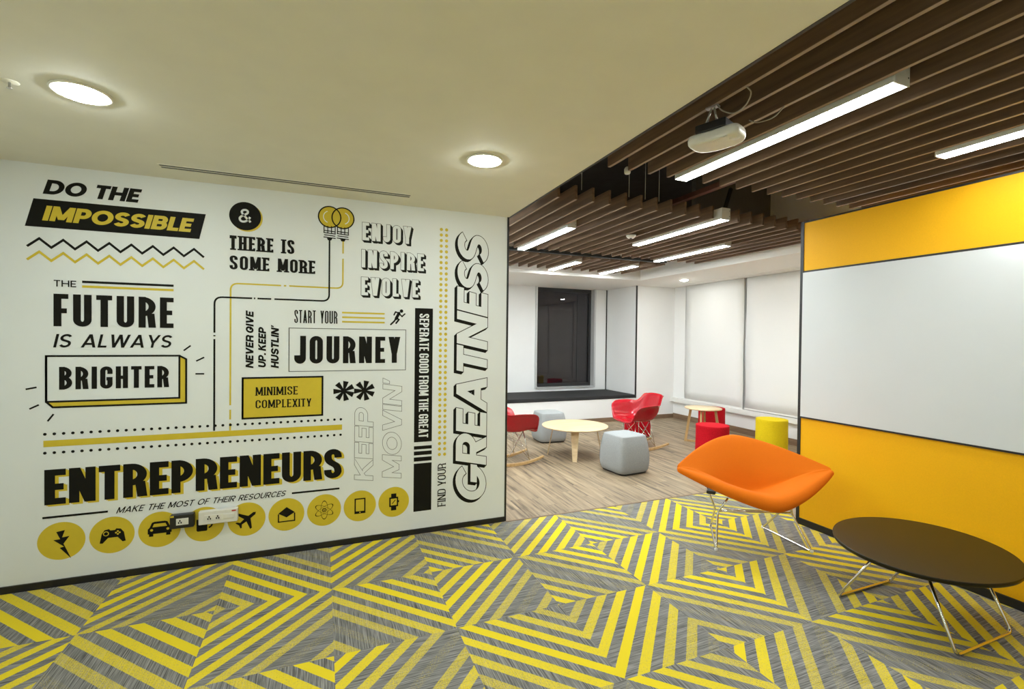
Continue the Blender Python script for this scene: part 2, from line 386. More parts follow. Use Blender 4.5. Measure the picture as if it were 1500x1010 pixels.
# window in the bay
wm = MB()
wm.box(3.685, 3.72, YI - .03, YI + .16, .515, ZB); wm.box(4.95, 4.985, YI - .03, YI + .16, .515, ZB); wm.box(3.72, 4.95, YI - .03, YI + .16, .515, .535)
win = struct(wm.build('window_1', 'alu'))
fm = MB(); fm.box(3.72, 3.745, YI + .10, YI + .15, .535, ZB); fm.box(4.90, 4.95, YI + .10, YI + .15, .535, ZB)
fm.box(3.745, 4.90, YI + .10, YI + .15, .535, .60); fm.box(3.745, 4.90, YI + .10, YI + .15, 2.36, ZB); fm.build('window_frame', 'frame_dark', win)
pm = MB(); pm.box(3.745, 4.90, YI + .12, YI + .128, .60, 2.36); pm.build('window_pane', 'glass', win)
wc = MB(); wc.tube(rounded([(3.70, YI - .036, 1.0), (3.70, YI - .036, .60), (3.74, YI - .036, .51), (3.80, YI - .036, .475)], .06), .004); wc.build('blind_cord', 'white_plastic', win)
cu = MB(); cu.box(.62, BX - .004, YB - .012, YI - .002, .402, .462, bev=.012)
tag(cu.build('bench_cushion', 'cushion'), 'long black padded seat filling the window bay at the back', 'window seat')

# ------------------------------------------------------------------ roller blinds on the right-hand windows
def blind(y0, y1, z0, z1, label):
    t = thing('roller_blind', label, 'blind', (XR - .045, (y0 + y1) / 2, z0), group='white roller blinds')
    h = (y1 - y0) / 2; H = z1 - z0
    a = MB()
    rows = []
    for k in range(13):
        z = H * k / 12; rows.append([(.004 * sin(k * .9 + i * .7), -h + 2 * h * i / 8, z) for i in range(9)])
    a.grid(rows); o = a.build('blind_fabric', 'blind', t)
    so = o.modifiers.new('s', 'SOLIDIFY'); so.thickness = .004
    b = MB(); b.box(-.008, .008, -h, h, -.004, .02, bev=.003); b.build('bottom_bar', 'sill', t)
    c = MB(); c.tube([(0, -h - .004 + (2 * h + .012), H), (0, h + .008, .5), (0, h + .008, .03)], .0035); c.build('blind_chain', 'steel', t)
blind(5.43, 6.69, .388, ZB - .002, 'left white roller blind, nearest the corner behind the small wooden table')
blind(4.00, 5.385, .40, ZB - .002, 'right white roller blind, behind the yellow round pouf')
blind(2.62, 3.96, .40, ZB - .002, 'white roller blind hidden beyond the yellow partition edge')

# ------------------------------------------------------------------ ceiling slats
ORD = ['first', 'second', 'third', 'fourth', 'fifth', 'sixth', 'seventh', 'eighth', 'ninth', 'tenth', 'eleventh', 'twelfth', 'thirteenth', 'fourteenth',
       'fifteenth', 'sixteenth', 'seventeenth', 'eighteenth', 'nineteenth', 'twentieth', 'twenty-first', 'twenty-second', 'twenty-third']
def slats(x0, step, n, y0, y1, z0, h, skip, bank, side, group):
    proto = None; c = 0
    for k in range(n):
        if k in skip: continue
        x = x0 + k * step
        lab = f'{ORD[c]} brown wooden ceiling slat from the {side}, {bank}'; c += 1
        if proto is None:
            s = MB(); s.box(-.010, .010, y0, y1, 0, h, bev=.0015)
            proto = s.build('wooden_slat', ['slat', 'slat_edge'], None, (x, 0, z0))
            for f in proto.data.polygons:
                if f.normal.z < -.6: f.material_index = 1      # lighter wood tone on the faces that point down
            tag(proto, lab, 'ceiling slat', group)
        else:
            o = proto.copy(); COL.objects.link(o); o.location = (x, 0, z0); o['label'] = lab
SL0, SLP, ZS, SLH = 1.616, .1485, 2.5, .108
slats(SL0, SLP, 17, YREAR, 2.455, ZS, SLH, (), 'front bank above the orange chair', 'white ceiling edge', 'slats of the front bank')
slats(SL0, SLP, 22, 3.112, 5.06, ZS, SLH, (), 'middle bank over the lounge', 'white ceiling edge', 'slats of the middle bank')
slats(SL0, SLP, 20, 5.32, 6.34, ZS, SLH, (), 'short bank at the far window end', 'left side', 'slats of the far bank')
s = MB(); s.box(1.37, 4.34, 5.16, 5.21, 2.50, 2.535); tag(s.build('metal_rail', 'rail'), 'thin black rail running across between the middle and far slat banks', 'rail')
# hanging rails that carry the slats
def carrier(y, x0, x1, label):
    s = MB(); s.box(x0, x1, y - .016, y + .016, ZS + SLH, ZS + SLH + .035); tag(s.build('slat_carrier', 'rust'), label, 'rail', 'rails carrying the slats')
carrier(2.36, 1.40, 3.6, 'dark red rail across the top of the front slat bank, near its end')
carrier(.5, 1.40, 3.6, 'dark red rail across the top of the front slat bank, above the projector end')
carrier(3.45, 1.40, 4.8, 'dark red rail across the top of the middle slat bank')
s = MB(); s.box(2.88, 2.93, 2.3, 4.9, 2.66, 2.70); tag(s.build('overhead_pipe', 'rust'), 'dark red pipe running lengthwise above the gap between slat banks', 'pipe')
s = MB(); s.bar((3.42, 3.3, ZS + SLH + .03), (3.50, 3.3, 2.86), .02, .03); tag(s.build('sloping_strut', 'plastic_black'), 'black sloping strut above the middle slat bank', 'strut')
# thin suspension wires in the gap
for i, (x, y, lab) in enumerate(((1.86, 3.2, 'thin hanging wire above the middle slats, leftmost of four'), (2.30, 3.2, 'thin hanging wire above the middle slats, second from the left'),
                                 (2.46, 3.2, 'thin hanging wire above the middle slats, third from the left'), (2.60, 3.2, 'thin hanging wire above the middle slats, rightmost of four'))):
    s = MB(); s.tube([(x, y, ZS + SLH), (x, y, ZT)], .0022, n=6); tag(s.build('suspension_wire', 'steel'), lab, 'wire', 'wires holding the slat bank')
# small sensor on the end of a near slat
s = MB(); s.lathe([(.0, -.03), (.016, -.03), (.020, -.02), (.020, .0), (.012, .012), (.0, .012)], 20)
tag(s.build('motion_sensor', 'white_plastic', None, (1.765, 2.475, ZS + .018)), 'small pale sensor on the end of a front bank slat', 'sensor')
t = thing('smoke_detector', 'small round white smoke detector beside the middle strip light', 'smoke detector', (2.87, 3.95, ZS))
s = MB(); s.lathe([(0, -.03), (.03, -.03), (.045, -.012), (.05, 0), (0, 0)], 28); s.build('body', 'white_plastic', t)
s = MB(); s.lathe([(0, -.036), (.010, -.036), (.012, -.03), (0, -.03)], 14); s.build('sensor_cap', 'plastic_black', t)

# ------------------------------------------------------------------ lights
def linear(x, y0, y1, label, zb=2.478):
    glow = 'glow_lounge' if y0 > 2.9 else 'glow'
    t = thing('linear_light', label, 'strip light', (x, (y0 + y1) / 2, zb), group='linear strip lights'); h = (y1 - y0) / 2; W = .046
    a = MB(); a.box(-W, W, -h, -h + .006, 0, .10); a.box(-W, W, h - .006, h, 0, .10); a.box(-W, -W + .004, -h + .0065, h - .0065, .004, .10); a.box(W - .004, W, -h + .0065, h - .0065, .004, .10); a.box(-W + .0045, W - .0045, -h + .0065, h - .0065, .096, .0995)
    a.build('housing', 'housing', t)
    b = MB(); b.box(-W + .0045, W - .0045, -h + .0065, h - .0065, .001, .02, bev=.002); b.build('diffuser', glow, t)
    for yy in (-h - .001, h - .001):
        for zz in (.03, .075):
            c = MB(); c.box(W - .012, W - .006, yy, yy + .002, zz, zz + .006); c.build('screw', 'plastic_black', t)
    return t
GX = [SL0 + SLP * 3.5, SL0 + SLP * 10.5, SL0 + SLP * 16.5]
linear(GX[0], 1.17, 2.42, 'long strip light in the front slats, right of the projector')
linear(GX[1], .30, 1.55, 'strip light at the right edge above the yellow partition')
linear(GX[0], 3.84, 5.04, 'strip light in the middle slats nearest the white mural wall')
linear(GX[1], 3.04, 4.28, 'strip light in the middle slats with its pale end cap facing the gap')
linear(GX[2], 3.86, 5.04, 'strip light in the middle slats nearest the blinds')
linear(GX[1], 5.50, 6.34, 'left short strip light in the far slat bank')
linear(GX[2], 5.46, 6.34, 'right short strip light in the far slat bank')
linear(GX[2], 1.20, 2.44, 'added unseen strip light behind the yellow partition')  # extra lamp out of view, added to brighten the lounge
linear(1.12, 3.9, 5.14, 'added unseen strip light behind the mural wall, first of two')  # this strip and the next are added out of sight as lounge fill
linear(1.12, 5.3, 6.34, 'added unseen strip light behind the mural wall, nearest the window seat')  # second added fill strip, unseen from the camera

def downlight(x, y, z, label, mat='down', r=.082, group='recessed downlights'):
    t = thing('downlight', label, 'downlight', (x, y, z), group=group)
    a = MB(); a.lathe([(r, 0), (r + .014, 0), (r + .016, -.004), (r + .012, -.008), (r, -.006), (r - .002, 0)], 48); a.build('trim_ring', 'ceiling_cream' if mat == 'down' else 'ceiling_white', t)
    b = MB(); b.lathe([(0, -.024), (r * .4, -.0225), (r * .75, -.016), (r * .93, -.009), (r - .003, -.002), (r - .003, -.0005), (0, -.0005)], 48); b.build('lens', mat, t)
downlight(-.887, 2.378, ZC, 'round recessed downlight at the left of the cream ceiling')
downlight(.803, 2.408, ZC, 'round recessed downlight near the edge of the cream ceiling, above the lettered GREATNESS')
for x, y, q in ((-.887, .55, 'left ahead'), (.803, .55, 'right ahead'), (-.887, -1.3, 'left behind'), (.803, -1.3, 'right behind')):  # added lamps above the frame, lifting the front room's brightness
    downlight(x, y, ZC, f'added unseen round downlight over the viewer in the cream ceiling, {q}')
downlight(5.43, 6.03, ZB, 'small downlight in the white bulkhead by the corner of the lounge', 'downb', .06)
for y in (3.7, 2.2): downlight(5.43, y, ZB, 'added small downlight in the white bulkhead hidden behind the yellow partition, ' + ('nearer the blinds' if y > 3 else 'farther from the blinds'), 'downb', .06)  # unseen pair added to raise the light level in the lounge
downlight(2.2, 6.72, ZB, 'added unseen small downlight in the bulkhead above the window seat, behind the mural wall', 'downb', .06)  # added where the camera cannot see it, more light for the bay end

# ceiling air slots
def slot(name, label, cx, cy, z, lx, ly, mats):
    t = thing(name, label, 'air vent', (cx, cy, z))
    fr = MB(); g = .006
    if lx > ly:
        fr.box(-lx / 2, lx / 2, -ly / 2 - g, -ly / 2, -.003, 0); fr.box(-lx / 2, lx / 2, ly / 2, ly / 2 + g, -.003, 0); fr.box(-lx / 2, lx / 2, -.005, .005, -.003, 0)
        fr.box(-lx / 2 - g, -lx / 2, -ly / 2 - g, ly / 2 + g, -.003, 0); fr.box(lx / 2, lx / 2 + g, -ly / 2 - g, ly / 2 + g, -.003, 0)
    else:
        fr.box(-lx / 2 - g, -lx / 2, -ly / 2, ly / 2, -.003, 0); fr.box(lx / 2, lx / 2 + g, -ly / 2, ly / 2, -.003, 0)
    fr.build('vent_frame', mats[0], t)
    b = MB(); b.box(-lx / 2, lx / 2, -ly / 2, ly / 2, -.0012, -.0004); b.build('vent_opening', mats[1], t)
slot('air_vent', 'long narrow black double slot air vent in the cream ceiling above the mural', -.154, 3.222, ZC, 1.40, .060, ('ceiling_cream', 'plastic_black'))
slot('air_vent', 'narrow grey slot air vent in the white bulkhead above the blinds', 5.82, 4.9, ZB, .022, 3.2, ('ceiling_white', 'housing'))
t = thing('sprinkler', 'small white sprinkler head in the cream ceiling at the far left', 'sprinkler', (-1.105, 2.385, ZC))
s = MB(); s.lathe([(0, -.004), (.022, -.004), (.028, -.001), (.028, 0), (0, 0)], 28); s.build('escutcheon', 'ceiling_cream', t)
s = MB(); s.lathe([(0, -.026), (.009, -.026), (.009, -.024), (.004, -.022), (.004, -.004), (0, -.004)], 16); s.build('nozzle', 'steel', t)

# ------------------------------------------------------------------ projector
def projector():
    t = thing('projector', 'white curved projector hanging under the front ceiling slats', 'projector', (1.655, 1.655, 2.375), radians(-69))
    b = MB(); rows = []
    n = 40
    def outl(sc, z, dy=0):
        r = []
        for i in range(n):
            a = 2 * pi * i / n; c, s_ = cos(a), sin(a)
            x = .118 * sc * math.copysign(abs(c) ** .45, c); y = .070 * sc * math.copysign(abs(s_) ** .5, s_)
            y += .030 * (1 - (x / .135) ** 2) if y < 0 else .036 * (1 - (x / .135) ** 2)
            r.append((x, y + dy, z))
        return r
    for sc, z in ((.84, -.024), (.94, -.022), (.985, -.014), (1.0, 0), (.99, .012), (.95, .022), (.88, .025)): rows.append(outl(sc, z))
    b.grid(rows, 0, True, True, True); b.build('body', 'cream_plastic', t)
    v = MB()
    for k in range(6): v.box(-.02 + k * .009, -.017 + k * .009, -.03, -.012, -.0252, -.0225)
    for k in range(3): v.box(.052 + k * .007, .055 + k * .007, -.045, -.030, -.0252, -.0225)
    v.build('vent', 'housing', t)
    l = MB(); l.lathe([(0, 0), (.022, 0), (.025, .006), (.025, .02), (0, .02)], 24, 0, (.085, 0.005, -.0262)); l.build('lens_cover', 'cream_plastic', t)
    k = MB(); k.box(-.075, .065, -.045, .060, .024, .062, bev=.004); k.build('mount_plate', 'plastic_black', t)
    r = MB(); r.tube([(-.03, -.03, .060), (-.0, -.040, .12)], .005); r.tube([(.02, -.03, .060), (.012, -.042, .12)], .005); r.box(-.022, .034, -.056, -.030, .117, .1235); r.build('bracket', 'steel', t)
    c = MB(); c.tube(cr([(.030, -.055, .118), (.055, -.055, .085), (.105, -.055, .058), (.160, -.075, .066), (.190, -.10, .095), (.178, -.112, .122)], 8), .003, n=8); c.build('cable', 'cable', t)
    c = MB(); c.tube(cr([(.070, .205, .122), (.11, .20, .098), (.18, .185, .092), (.232, .173, .122)], 8), .003, n=8); c.build('cable', 'cable', t)
projector()

# ------------------------------------------------------------------ orange two-seat shell chair
def orange_chair():
    C = (2.91, 2.52); f = Vector((-.40, -.917)).normalized(); rz = math.atan2(-f.x, f.y) + pi
    # local axes: +x to the sitter's... viewer's right, +y towards the back, -y front
    t = thing('lounge_chair', 'wide orange padded shell lounge chair on chrome wire legs', 'lounge chair', (C[0], C[1], 0), math.atan2(f.x, -f.y))
    TX, TY, TZ = .556, -.05, .522
    ST = [(-.325, .335, 1.4, 0), (-.375, .350, 1.4, 0), (-.388, .380, 1.4, 0), (-.358, .405, 1.4, .1), (-.28, .402, 1.4, .25), (-.16, .375, 1.35, .6), (-.06, .350, 1.3, .95), (-.012, .343, 1.3, 1.),
          (.018, .362, 1.3, .95), (.05, .42, 1.4, .75), (.095, .49, 1.5, .45), (.165, .575, 1.6, .2), (.24, .648, 1.6, 0), (.288, .682, 1.55, 0), (.312, .690, 1.55, 0)]
    nu = 44; rows = []
    cen = cr([(0, q[0], q[1]) for q in ST], 4); pw = cr([(q[2], q[3], 0) for q in ST], 4)
    for c, p in zip(cen, pw):
        row = []
        for i in range(nu + 1):
            u = -1 + 2 * i / nu; e = (1 - abs(u) ** p.x) * (1 - p.y) + p.y * (1 + cos(pi * abs(u) ** .9)) / 2
            x = TX * u * (.985 if abs(u) > .99 else 1); edge = .012
            row.append((x, TY + (c.y - TY) * max(e, edge), TZ + (c.z - TZ) * max(e, edge)))
        rows.append(row)
    m = MB(); m.grid(rows); o = m.build('seat_shell', 'orange', t, fixn=True)
    o['label'] = 'orange wool seat cover'
    s = o.modifiers.new('s', 'SOLIDIFY'); s.thickness = .034; s.offset = 0
    b = o.modifiers.new('b', 'SUBSURF'); b.levels = 1; b.render_levels = 1
    # wire mesh underside
    wr = MB(); sub = rows[8:-10:2]
    R = [[Vector(p) + Vector((0, .006, -.030)) for p in r[8:-8]] for r in sub]
    for r in R: wr.tube([tuple(p) for p in r], .0028, n=6)
    for i in range(0, len(R[0]), 2): wr.tube([tuple(r[i]) for r in R], .0028, n=6)
    wo = wr.build('wire_shell', 'chrome', t)
    # base: two splayed floor runners, crossing rods rising to the shell, two cross bars
    for sx in (-1, 1):
        l = MB()
        fr = (sx * .325, -.205, .008); bk = (sx * .20, .21, .008); knee = (sx * .25, .0, .20)
        l.tube(rounded([(sx * .215, -.12, .335), (sx * .262, -.07, .215), fr, bk, (sx * .245, .02, .215), (sx * .325, -.015, .385)], .022), .0072)
        l.build('leg_frame', 'chrome', t)
        for p in (fr, bk):
            g = MB(); g.lathe([(0, -.008), (.009, -.008), (.011, -.003), (.011, .008), (0, .012)], 14, 0, p); g.build('glide', 'glide', t)
        pd = MB(); pd.box(-.03, .03, -.045, .045, 0, .022, bev=.006); pd.build('mount_block', 'plastic_black', t, (sx * .30, -.05, .352), sx * .5)
    cb = MB(); cb.tube([(-.258, -.062, .222), (.258, -.062, .222)], .006); cb.tube([(-.245, .02, .205), (.245, .02, .205)], .006)
    cb.build('cross_bar', 'chrome', t)
orange_chair()

# ------------------------------------------------------------------ oval black coffee table
def oval_table():
    cx, cy, z = 2.945, 1.482, .38; a, b = .425, .381; rot = math.atan2(.225, .974)
    t = thing('coffee_table', 'low black oval coffee table on chrome sled legs by the yellow wall', 'coffee table', (cx, cy, 0))
    m = MB(); prof = [(0, z - .024), (.975, z - .024), (.99, z - .021), (1.0, z - .008), (1.0, z - .004), (.995, z), (0, z)]
    rows = [[((r * a * cos(q) * cos(rot) - r * b * sin(q) * sin(rot)), (r * a * cos(q) * sin(rot) + r * b * sin(q) * cos(rot)), zz) for q in [2 * pi * i / 96 for i in range(96)]] for r, zz in prof if r > 0]
    m.grid(rows, 0, True, True, True); o = m.build('tabletop', 'table_black', t)
    u = MB(); u.box(-.20, .20, -.13, .13, z - .044, z - .0245, bev=.004); u.build('under_plate', 'plastic_black', t)
    for sy, yy, y2 in ((1, 1.762, 1.56), (-1, 1.222, 1.36)):
        l = MB(); x0, x1 = 2.722 - cx, 3.20 - cx
        l.tube(rounded([(x0 + .02, y2 - cy, z - .034), (x0, yy - cy, .008), (x1, yy - cy, .008), (x1 - .02, y2 - cy, z - .034)], .03), .0075)
        l.build('leg_frame', 'chrome', t)
oval_table()

# ------------------------------------------------------------------ red rocking armchairs
def rocker(loc, rz, label):
    """local +y is forward"""
    t = thing('rocking_chair', label, 'rocking chair', (*loc, 0), rz, 'red rocking armchairs')
    S = [  # half sections from the centre to the rim
        [(0, .25, .355), (.11, .252, .358), (.19, .248, .368), (.225, .24, .378), (.240, .232, .384)],
        [(0, .232, .380), (.12, .232, .383), (.21, .230, .398), (.268, .226, .468), (.304, .220, .535)],
        [(0, .14, .385), (.13, .14, .388), (.235, .14, .418), (.298, .15, .535), (.342, .152, .592)],
        [(0, .03, .372), (.14, .03, .376), (.245, .03, .418), (.304, .03, .565), (.350, .03, .606)],
        [(0, -.08, .378), (.14, -.08, .384), (.242, -.078, .434), (.298, -.068, .570), (.342, -.065, .608)],
        [(0, -.165, .425), (.13, -.162, .434), (.225, -.15, .485), (.272, -.13, .575), (.310, -.125, .602)],
        [(0, -.215, .51), (.12, -.21, .517), (.20, -.192, .55), (.236, -.172, .592), (.266, -.166, .606)],
        [(0, -.248, .61), (.11, -.242, .613), (.18, -.226, .628), (.208, -.210, .642), (.232, -.206, .648)],
        [(0, -.275, .69), (.10, -.27, .69), (.155, -.258, .692), (.188, -.245, .694), (.208, -.244, .698)],
        [(0, -.298, .722), (.09, -.294, .720), (.14, -.285, .714), (.168, -.275, .708), (.185, -.276, .708)]]
    half = [cr(s_, 5) for s_ in S]; cols = []
    for i in range(len(half[0])): cols.append(cr([h[i] for h in half], 4))
    rows = []
    for j in range(len(cols[0])):
        r = [cols[i][j] for i in range(len(cols))]
        rows.append([(-p.x, p.y, p.z) for p in reversed(r[1:])] + [tuple(p) for p in r])
    m = MB(); m.grid(rows); o = m.build('seat_shell', 'red_plastic', t)
    so = o.modifiers.new('s', 'SOLIDIFY'); so.thickness = .007; so.offset = 0
    for sx in (-1, 1):
        # bent wooden runner
        r = MB(); R = 1.05; rr = []
        for k in range(25):
            a = -.345 + .69 * k / 24; y = R * sin(a); z = R - R * cos(a); q_ = .016 + .014 * cos(a / .345 * pi / 2)
            rr.append([(sx * .19 - .018, y, z), (sx * .19 + .018, y, z), (sx * .19 + .018, y, z + q_), (sx * .19 - .018, y, z + q_)])
        r.grid(rr, 0, True, False, True); ro = r.build('runner', 'oak', t)
        for y1, y0 in ((.17, .115), (-.15, -.105)):
            l = MB(); z0 = R - sqrt(R * R - y1 * y1) + .022
            l.tube([(sx * .125, y0, .376), (sx * .19, y1, z0)], .0048, n=8); l.build('leg', 'chrome', t)
    br = MB(); q = .0034
    for sx in (-1, 1):
        br.tube([(sx * .125, .115, .374), (sx * .19, -.15, .05)], q, n=6); br.tube([(sx * .125, -.105, .374), (sx * .19, .17, .05)], q, n=6)
    for y in (.115, -.105):
        br.tube([(-.125, y, .372), (.185, y * 1.4, .08)], q, n=6); br.tube([(.125, y, .372), (-.185, y * 1.4, .08)], q, n=6)
        br.tube([(-.125, y, .374), (.125, y, .374)], q, n=6)
    for sx in (-1, 1): br.tube([(sx * .125, -.105, .374), (sx * .125, .115, .374)], q, n=6)
    br.build('wire_brace', 'chrome', t)
    return t
def yaw_to(fx, fy): return math.atan2(-fx, fy)
rk = rocker((3.945, 5.225), yaw_to(-.99, .05), 'red rocking armchair right of the round birch table, facing left')
dup(rk, (2.045, 5.12, 0), yaw_to(.99, .12), 'red rocking armchair half hidden by the mural wall edge, facing right')

# ------------------------------------------------------------------ poufs
def square_pouf(loc, rz, label):
    t = thing('pouf', label, 'pouf', (*loc, 0), rz, 'grey square poufs')
    def ring(hw, z, p=6.0, n=96):
        r = []
        for i in range(n):
            a = 2 * pi * i / n + pi / 4; c, s_ = cos(a), sin(a); k = (abs(c) ** p + abs(s_) ** p) ** (-1 / p)
            r.append((hw * k * c, hw * k * s_, z))
        return r
    b = MB(); b.grid([ring(.17, .0), ring(.185, .004), ring(.187, .022)], 0, True, True, True); b.build('base', 'plastic_black', t)
    m = MB()
    pr = [(.15, .016), (.188, .018), (.198, .030), (.207, .07), (.212, .13), (.211, .19), (.205, .26), (.197, .32), (.187, .368), (.1795, .398), (.1765, .405), (.170, .4105), (.158, .4125), (.10, .414), (.04, .415)]
    m.grid([ring(h, z) for h, z in pr], 0, True, True, True); o = m.build('upholstery', 'grey_felt', t)
    for k in range(4):
        s = MB(); a = pi / 4 + k * pi / 2; pts = []
        for h, z in pr[2:12]:
            kk = (2 * abs(cos(pi / 4)) ** 6) ** (-1 / 6); pts.append((h * kk * cos(a) * 1.002, h * kk * sin(a) * 1.002, z))
        s.tube(pts, .0022, n=6); s.build('seam', 'grey_felt', t)
    return t
gp = square_pouf((3.115, 4.355), radians(6), 'grey square felt pouf in front, right of the round birch table')
dup(gp, (3.015, 6.03, 0), radians(-3), 'grey square felt pouf behind the round birch table, near the window seat')
def round_pouf(loc, mat, label, r=.19, h=.43):
    t = thing('pouf', label, 'pouf', (*loc, 0), 0, 'round drum poufs')
    m = MB(); e = .016
    prof = [(r - .02, .012), (r - .004, .014), (r, .03)] + [(r + .0015 * sin(k), .03 + (h - .06) * k / 6) for k in range(1, 6)] + [(r, h - e - .01)]
    prof += [(r - e + e * cos(a), h - e + e * sin(a)) for a in [pi / 2 * k / 5 for k in range(6)]] + [(r * .6, h + .003), (.03, h + .004)]
    m.lathe(prof, 56); m.build('upholstery', mat, t)
    s = MB(); s.tube([((r - .004) * cos(2 * pi * i / 48), (r - .004) * sin(2 * pi * i / 48), h - .004) for i in range(48)], .003, closed=True, n=6); s.build('piping', mat, t)
    for k in range(4):
        b = MB(); b.lathe([(0, 0), (.018, 0), (.018, .014), (0, .014)], 12, 0, ((r - .035) * cos(k * pi / 2 + .9), (r - .035) * sin(k * pi / 2 + .9), 0)); b.build('foot', 'plastic_black', t)
    return t
round_pouf((5.496, 4.448), 'yellow_felt', 'yellow round drum pouf behind the orange chair')
round_pouf((4.398, 4.367), 'red_felt', 'red round drum pouf in front of the small wooden table')
round_pouf((5.516, 5.497), 'red_felt', 'red round drum pouf behind the small wooden table, by the blinds')
round_pouf((4.43, 5.87), 'red_felt', 'red round drum pouf behind the right rocking chair')

# ------------------------------------------------------------------ round birch coffee table
def round_table():
    t = thing('coffee_table', 'round pale birch coffee table with bent plywood legs between the rocking chairs', 'coffee table', (2.932, 5.136, 0))
    z = .38; m = MB(); m.lathe([(.38, z - .016), (.404, z - .014), (.410, z - .006), (.409, z - .001), (.404, z), (.02, z)], 80); m.build('tabletop', 'birch', t)
    for k in range(4):
        a = math.atan2(-.873, -.487) + k * pi / 2; c, s_ = cos(a), sin(a)
        prof = rounded([(.10, 0, z - .028), (.27, 0, z - .028), (.335, 0, .0)], .07, 8)
        rows = []
        for i, p in enumerate(prof):
            wd = .048 - .022 * min(1, max(0, (z - .03 - p.z) / (z - .03))); th = .011
            if p.z > z - .034: off = ((0, 0, -th / 2), (0, 0, th / 2))
            else: off = ((-th / 2, 0, 0), (th / 2, 0, 0))
            q = []
            for sg, o in ((-1, off[0]), (1, off[0]), (1, off[1]), (-1, off[1])):
                x = p.x + o[0]; y = sg * wd; zz = max(0, p.z + o[2]); q.append((x * c - y * s_, x * s_ + y * c, zz))
            rows.append(q)
        l = MB(); l.grid(rows, 0, True, False, True); l.build('leg', 'birch', t)
round_table()

# ------------------------------------------------------------------ small side table
def side_table():
    cx, cy, z, r = 5.013, 5.156, .5, .25
    t = thing('side_table', 'small round light oak side table with splayed frame legs by the blinds', 'side table', (cx, cy, 0))
    m = MB(); m.lathe([(r - .02, z - .018), (r - .003, z - .014), (r, z - .005), (r - .003, z), (.02, z)], 64); m.build('tabletop', 'birch', t)
    a0 = math.atan2(.183, -.146)
    for k in range(2):
        a = a0 + k * pi / 2; c, s_ = cos(a), sin(a); B, Tp = .232, .165
        for sg in (-1, 1):
            l = MB(); l.bar((sg * B * c, sg * B * s_, .0), (sg * Tp * c, sg * Tp * s_, z - .036), .026, .032, 0, (c, s_, 0)); l.build('leg', 'oak', t)
        rl = MB(); zz = .013 + k * .0265
        rl.bar((-(B - .02) * c, -(B - .02) * s_, zz), ((B - .02) * c, (B - .02) * s_, zz), .026, .026, 0); rl.bar((-Tp * c, -Tp * s_, z - .03 - k * .001), (Tp * c, Tp * s_, z - .03 - k * .001), .028, .024, 0); rl.build('rail', 'oak', t)
side_table()

# ------------------------------------------------------------------ printed mural on the front wall
def Wp(px, py):
    """a spot of the print, read as a line of sight meeting the wall -> (x along the wall, height)"""
    d = FW + RT * ((px - 750) / FPX) - UP * ((py - 505) / FPX); k = YM / d.y
    return (d.x * k, EYE + d.z * k)
def at(p): return Wp(*p)
LAY = .0005
class Print(MB):
    """flat ink shapes; coordinates are (x, height) on the wall"""
    def flat(s, pts, lay, mi, faces=None):
        y = YM - LAY * (lay + 1)
        s.add([(p[0], y, p[1]) for p in pts], faces if faces else [tuple(range(len(pts)))], mi)
    def poly(s, pts, lay, mi):
        s.flat(pts, lay, mi, [tuple(t) for t in tessellate_polygon([[Vector((p[0], p[1], 0)) for p in pts]])])
    def ring(s, c, r0, r1, lay, mi, n=48, sx=1, sy=1, rot=0, a0=0, a1=2 * pi):
        P = []
        for i in range(n + 1):
            a = a0 + (a1 - a0) * i / n
            for r in (r0, r1):
                x, y = r * sx * cos(a), r * sy * sin(a); P.append((c[0] + x * cos(rot) - y * sin(rot), c[1] + x * sin(rot) + y * cos(rot)))
        s.flat(P, lay, mi, [(2 * i, 2 * i + 1, 2 * i + 3, 2 * i + 2) for i in range(n)])
    def disc(s, c, r, lay, mi, n=40, sx=1): s.flat([(c[0] + r * sx * cos(2 * pi * i / n), c[1] + r * sin(2 * pi * i / n)) for i in range(n)], lay, mi)
    def line(s, pts, wd, lay, mi, cap=False):
        s.flat(*ribbon(pts, wd, wd, 0)[:1], lay, mi, ribbon(pts, wd, wd, 0)[1])
        if cap:
            for p in (pts[0], pts[-1]): s.disc(p, wd / 2, lay, mi, 12)
    def print(s, name, label=None):
        o = s.build(name, PM, MURAL, fixn=False)
        if label: o['label'] = label
        return o
PM = ['ink_black', 'ink_yellow', 'ink_white', 'ink_grey']
K, Yl, Wh, Gy = 0, 1, 2, 3

def ribbon(pts, tx, ty, ext, closed=False):
    """pen of width tx (sideways) and ty (up-down) drawn along pts, mitred; ext lengthens the ends"""
    P = [Vector((p[0], p[1])) for p in pts]
    Q = [P[0]]
    for p in P[1:]:
        if (p - Q[-1]).length > 1e-7: Q.append(p)
    P = Q
    if closed and (P[0] - P[-1]).length < 1e-6: P = P[:-1]
    if not closed and ext:
        P[0] = P[0] + (P[0] - P[1]).normalized() * ext; P[-1] = P[-1] + (P[-1] - P[-2]).normalized() * ext
    n = len(P); out = []; S = lambda v: Vector((v.x / tx, v.y / ty))
    for i in range(n):
        a = S(P[i] - P[i - 1]).normalized() if (closed or i > 0) else None
        b = S(P[(i + 1) % n] - P[i]).normalized() if (closed or i < n - 1) else None
        a = a or b; b = b or a
        na, nb = Vector((-a.y, a.x)), Vector((-b.y, b.x)); h = na + nb
        if h.length < 1e-4: h = na
        h.normalize(); k = .5 / max(.35, h.dot(na)); h = h * k
        for sg in (1, -1): out.append((P[i].x + sg * h.x * tx, P[i].y + sg * h.y * ty))
    seg = n if closed else n - 1
    return out, [(2 * i, 2 * i + 1, (2 * i + 3) % (2 * n), (2 * i + 2) % (2 * n)) for i in range(seg)]

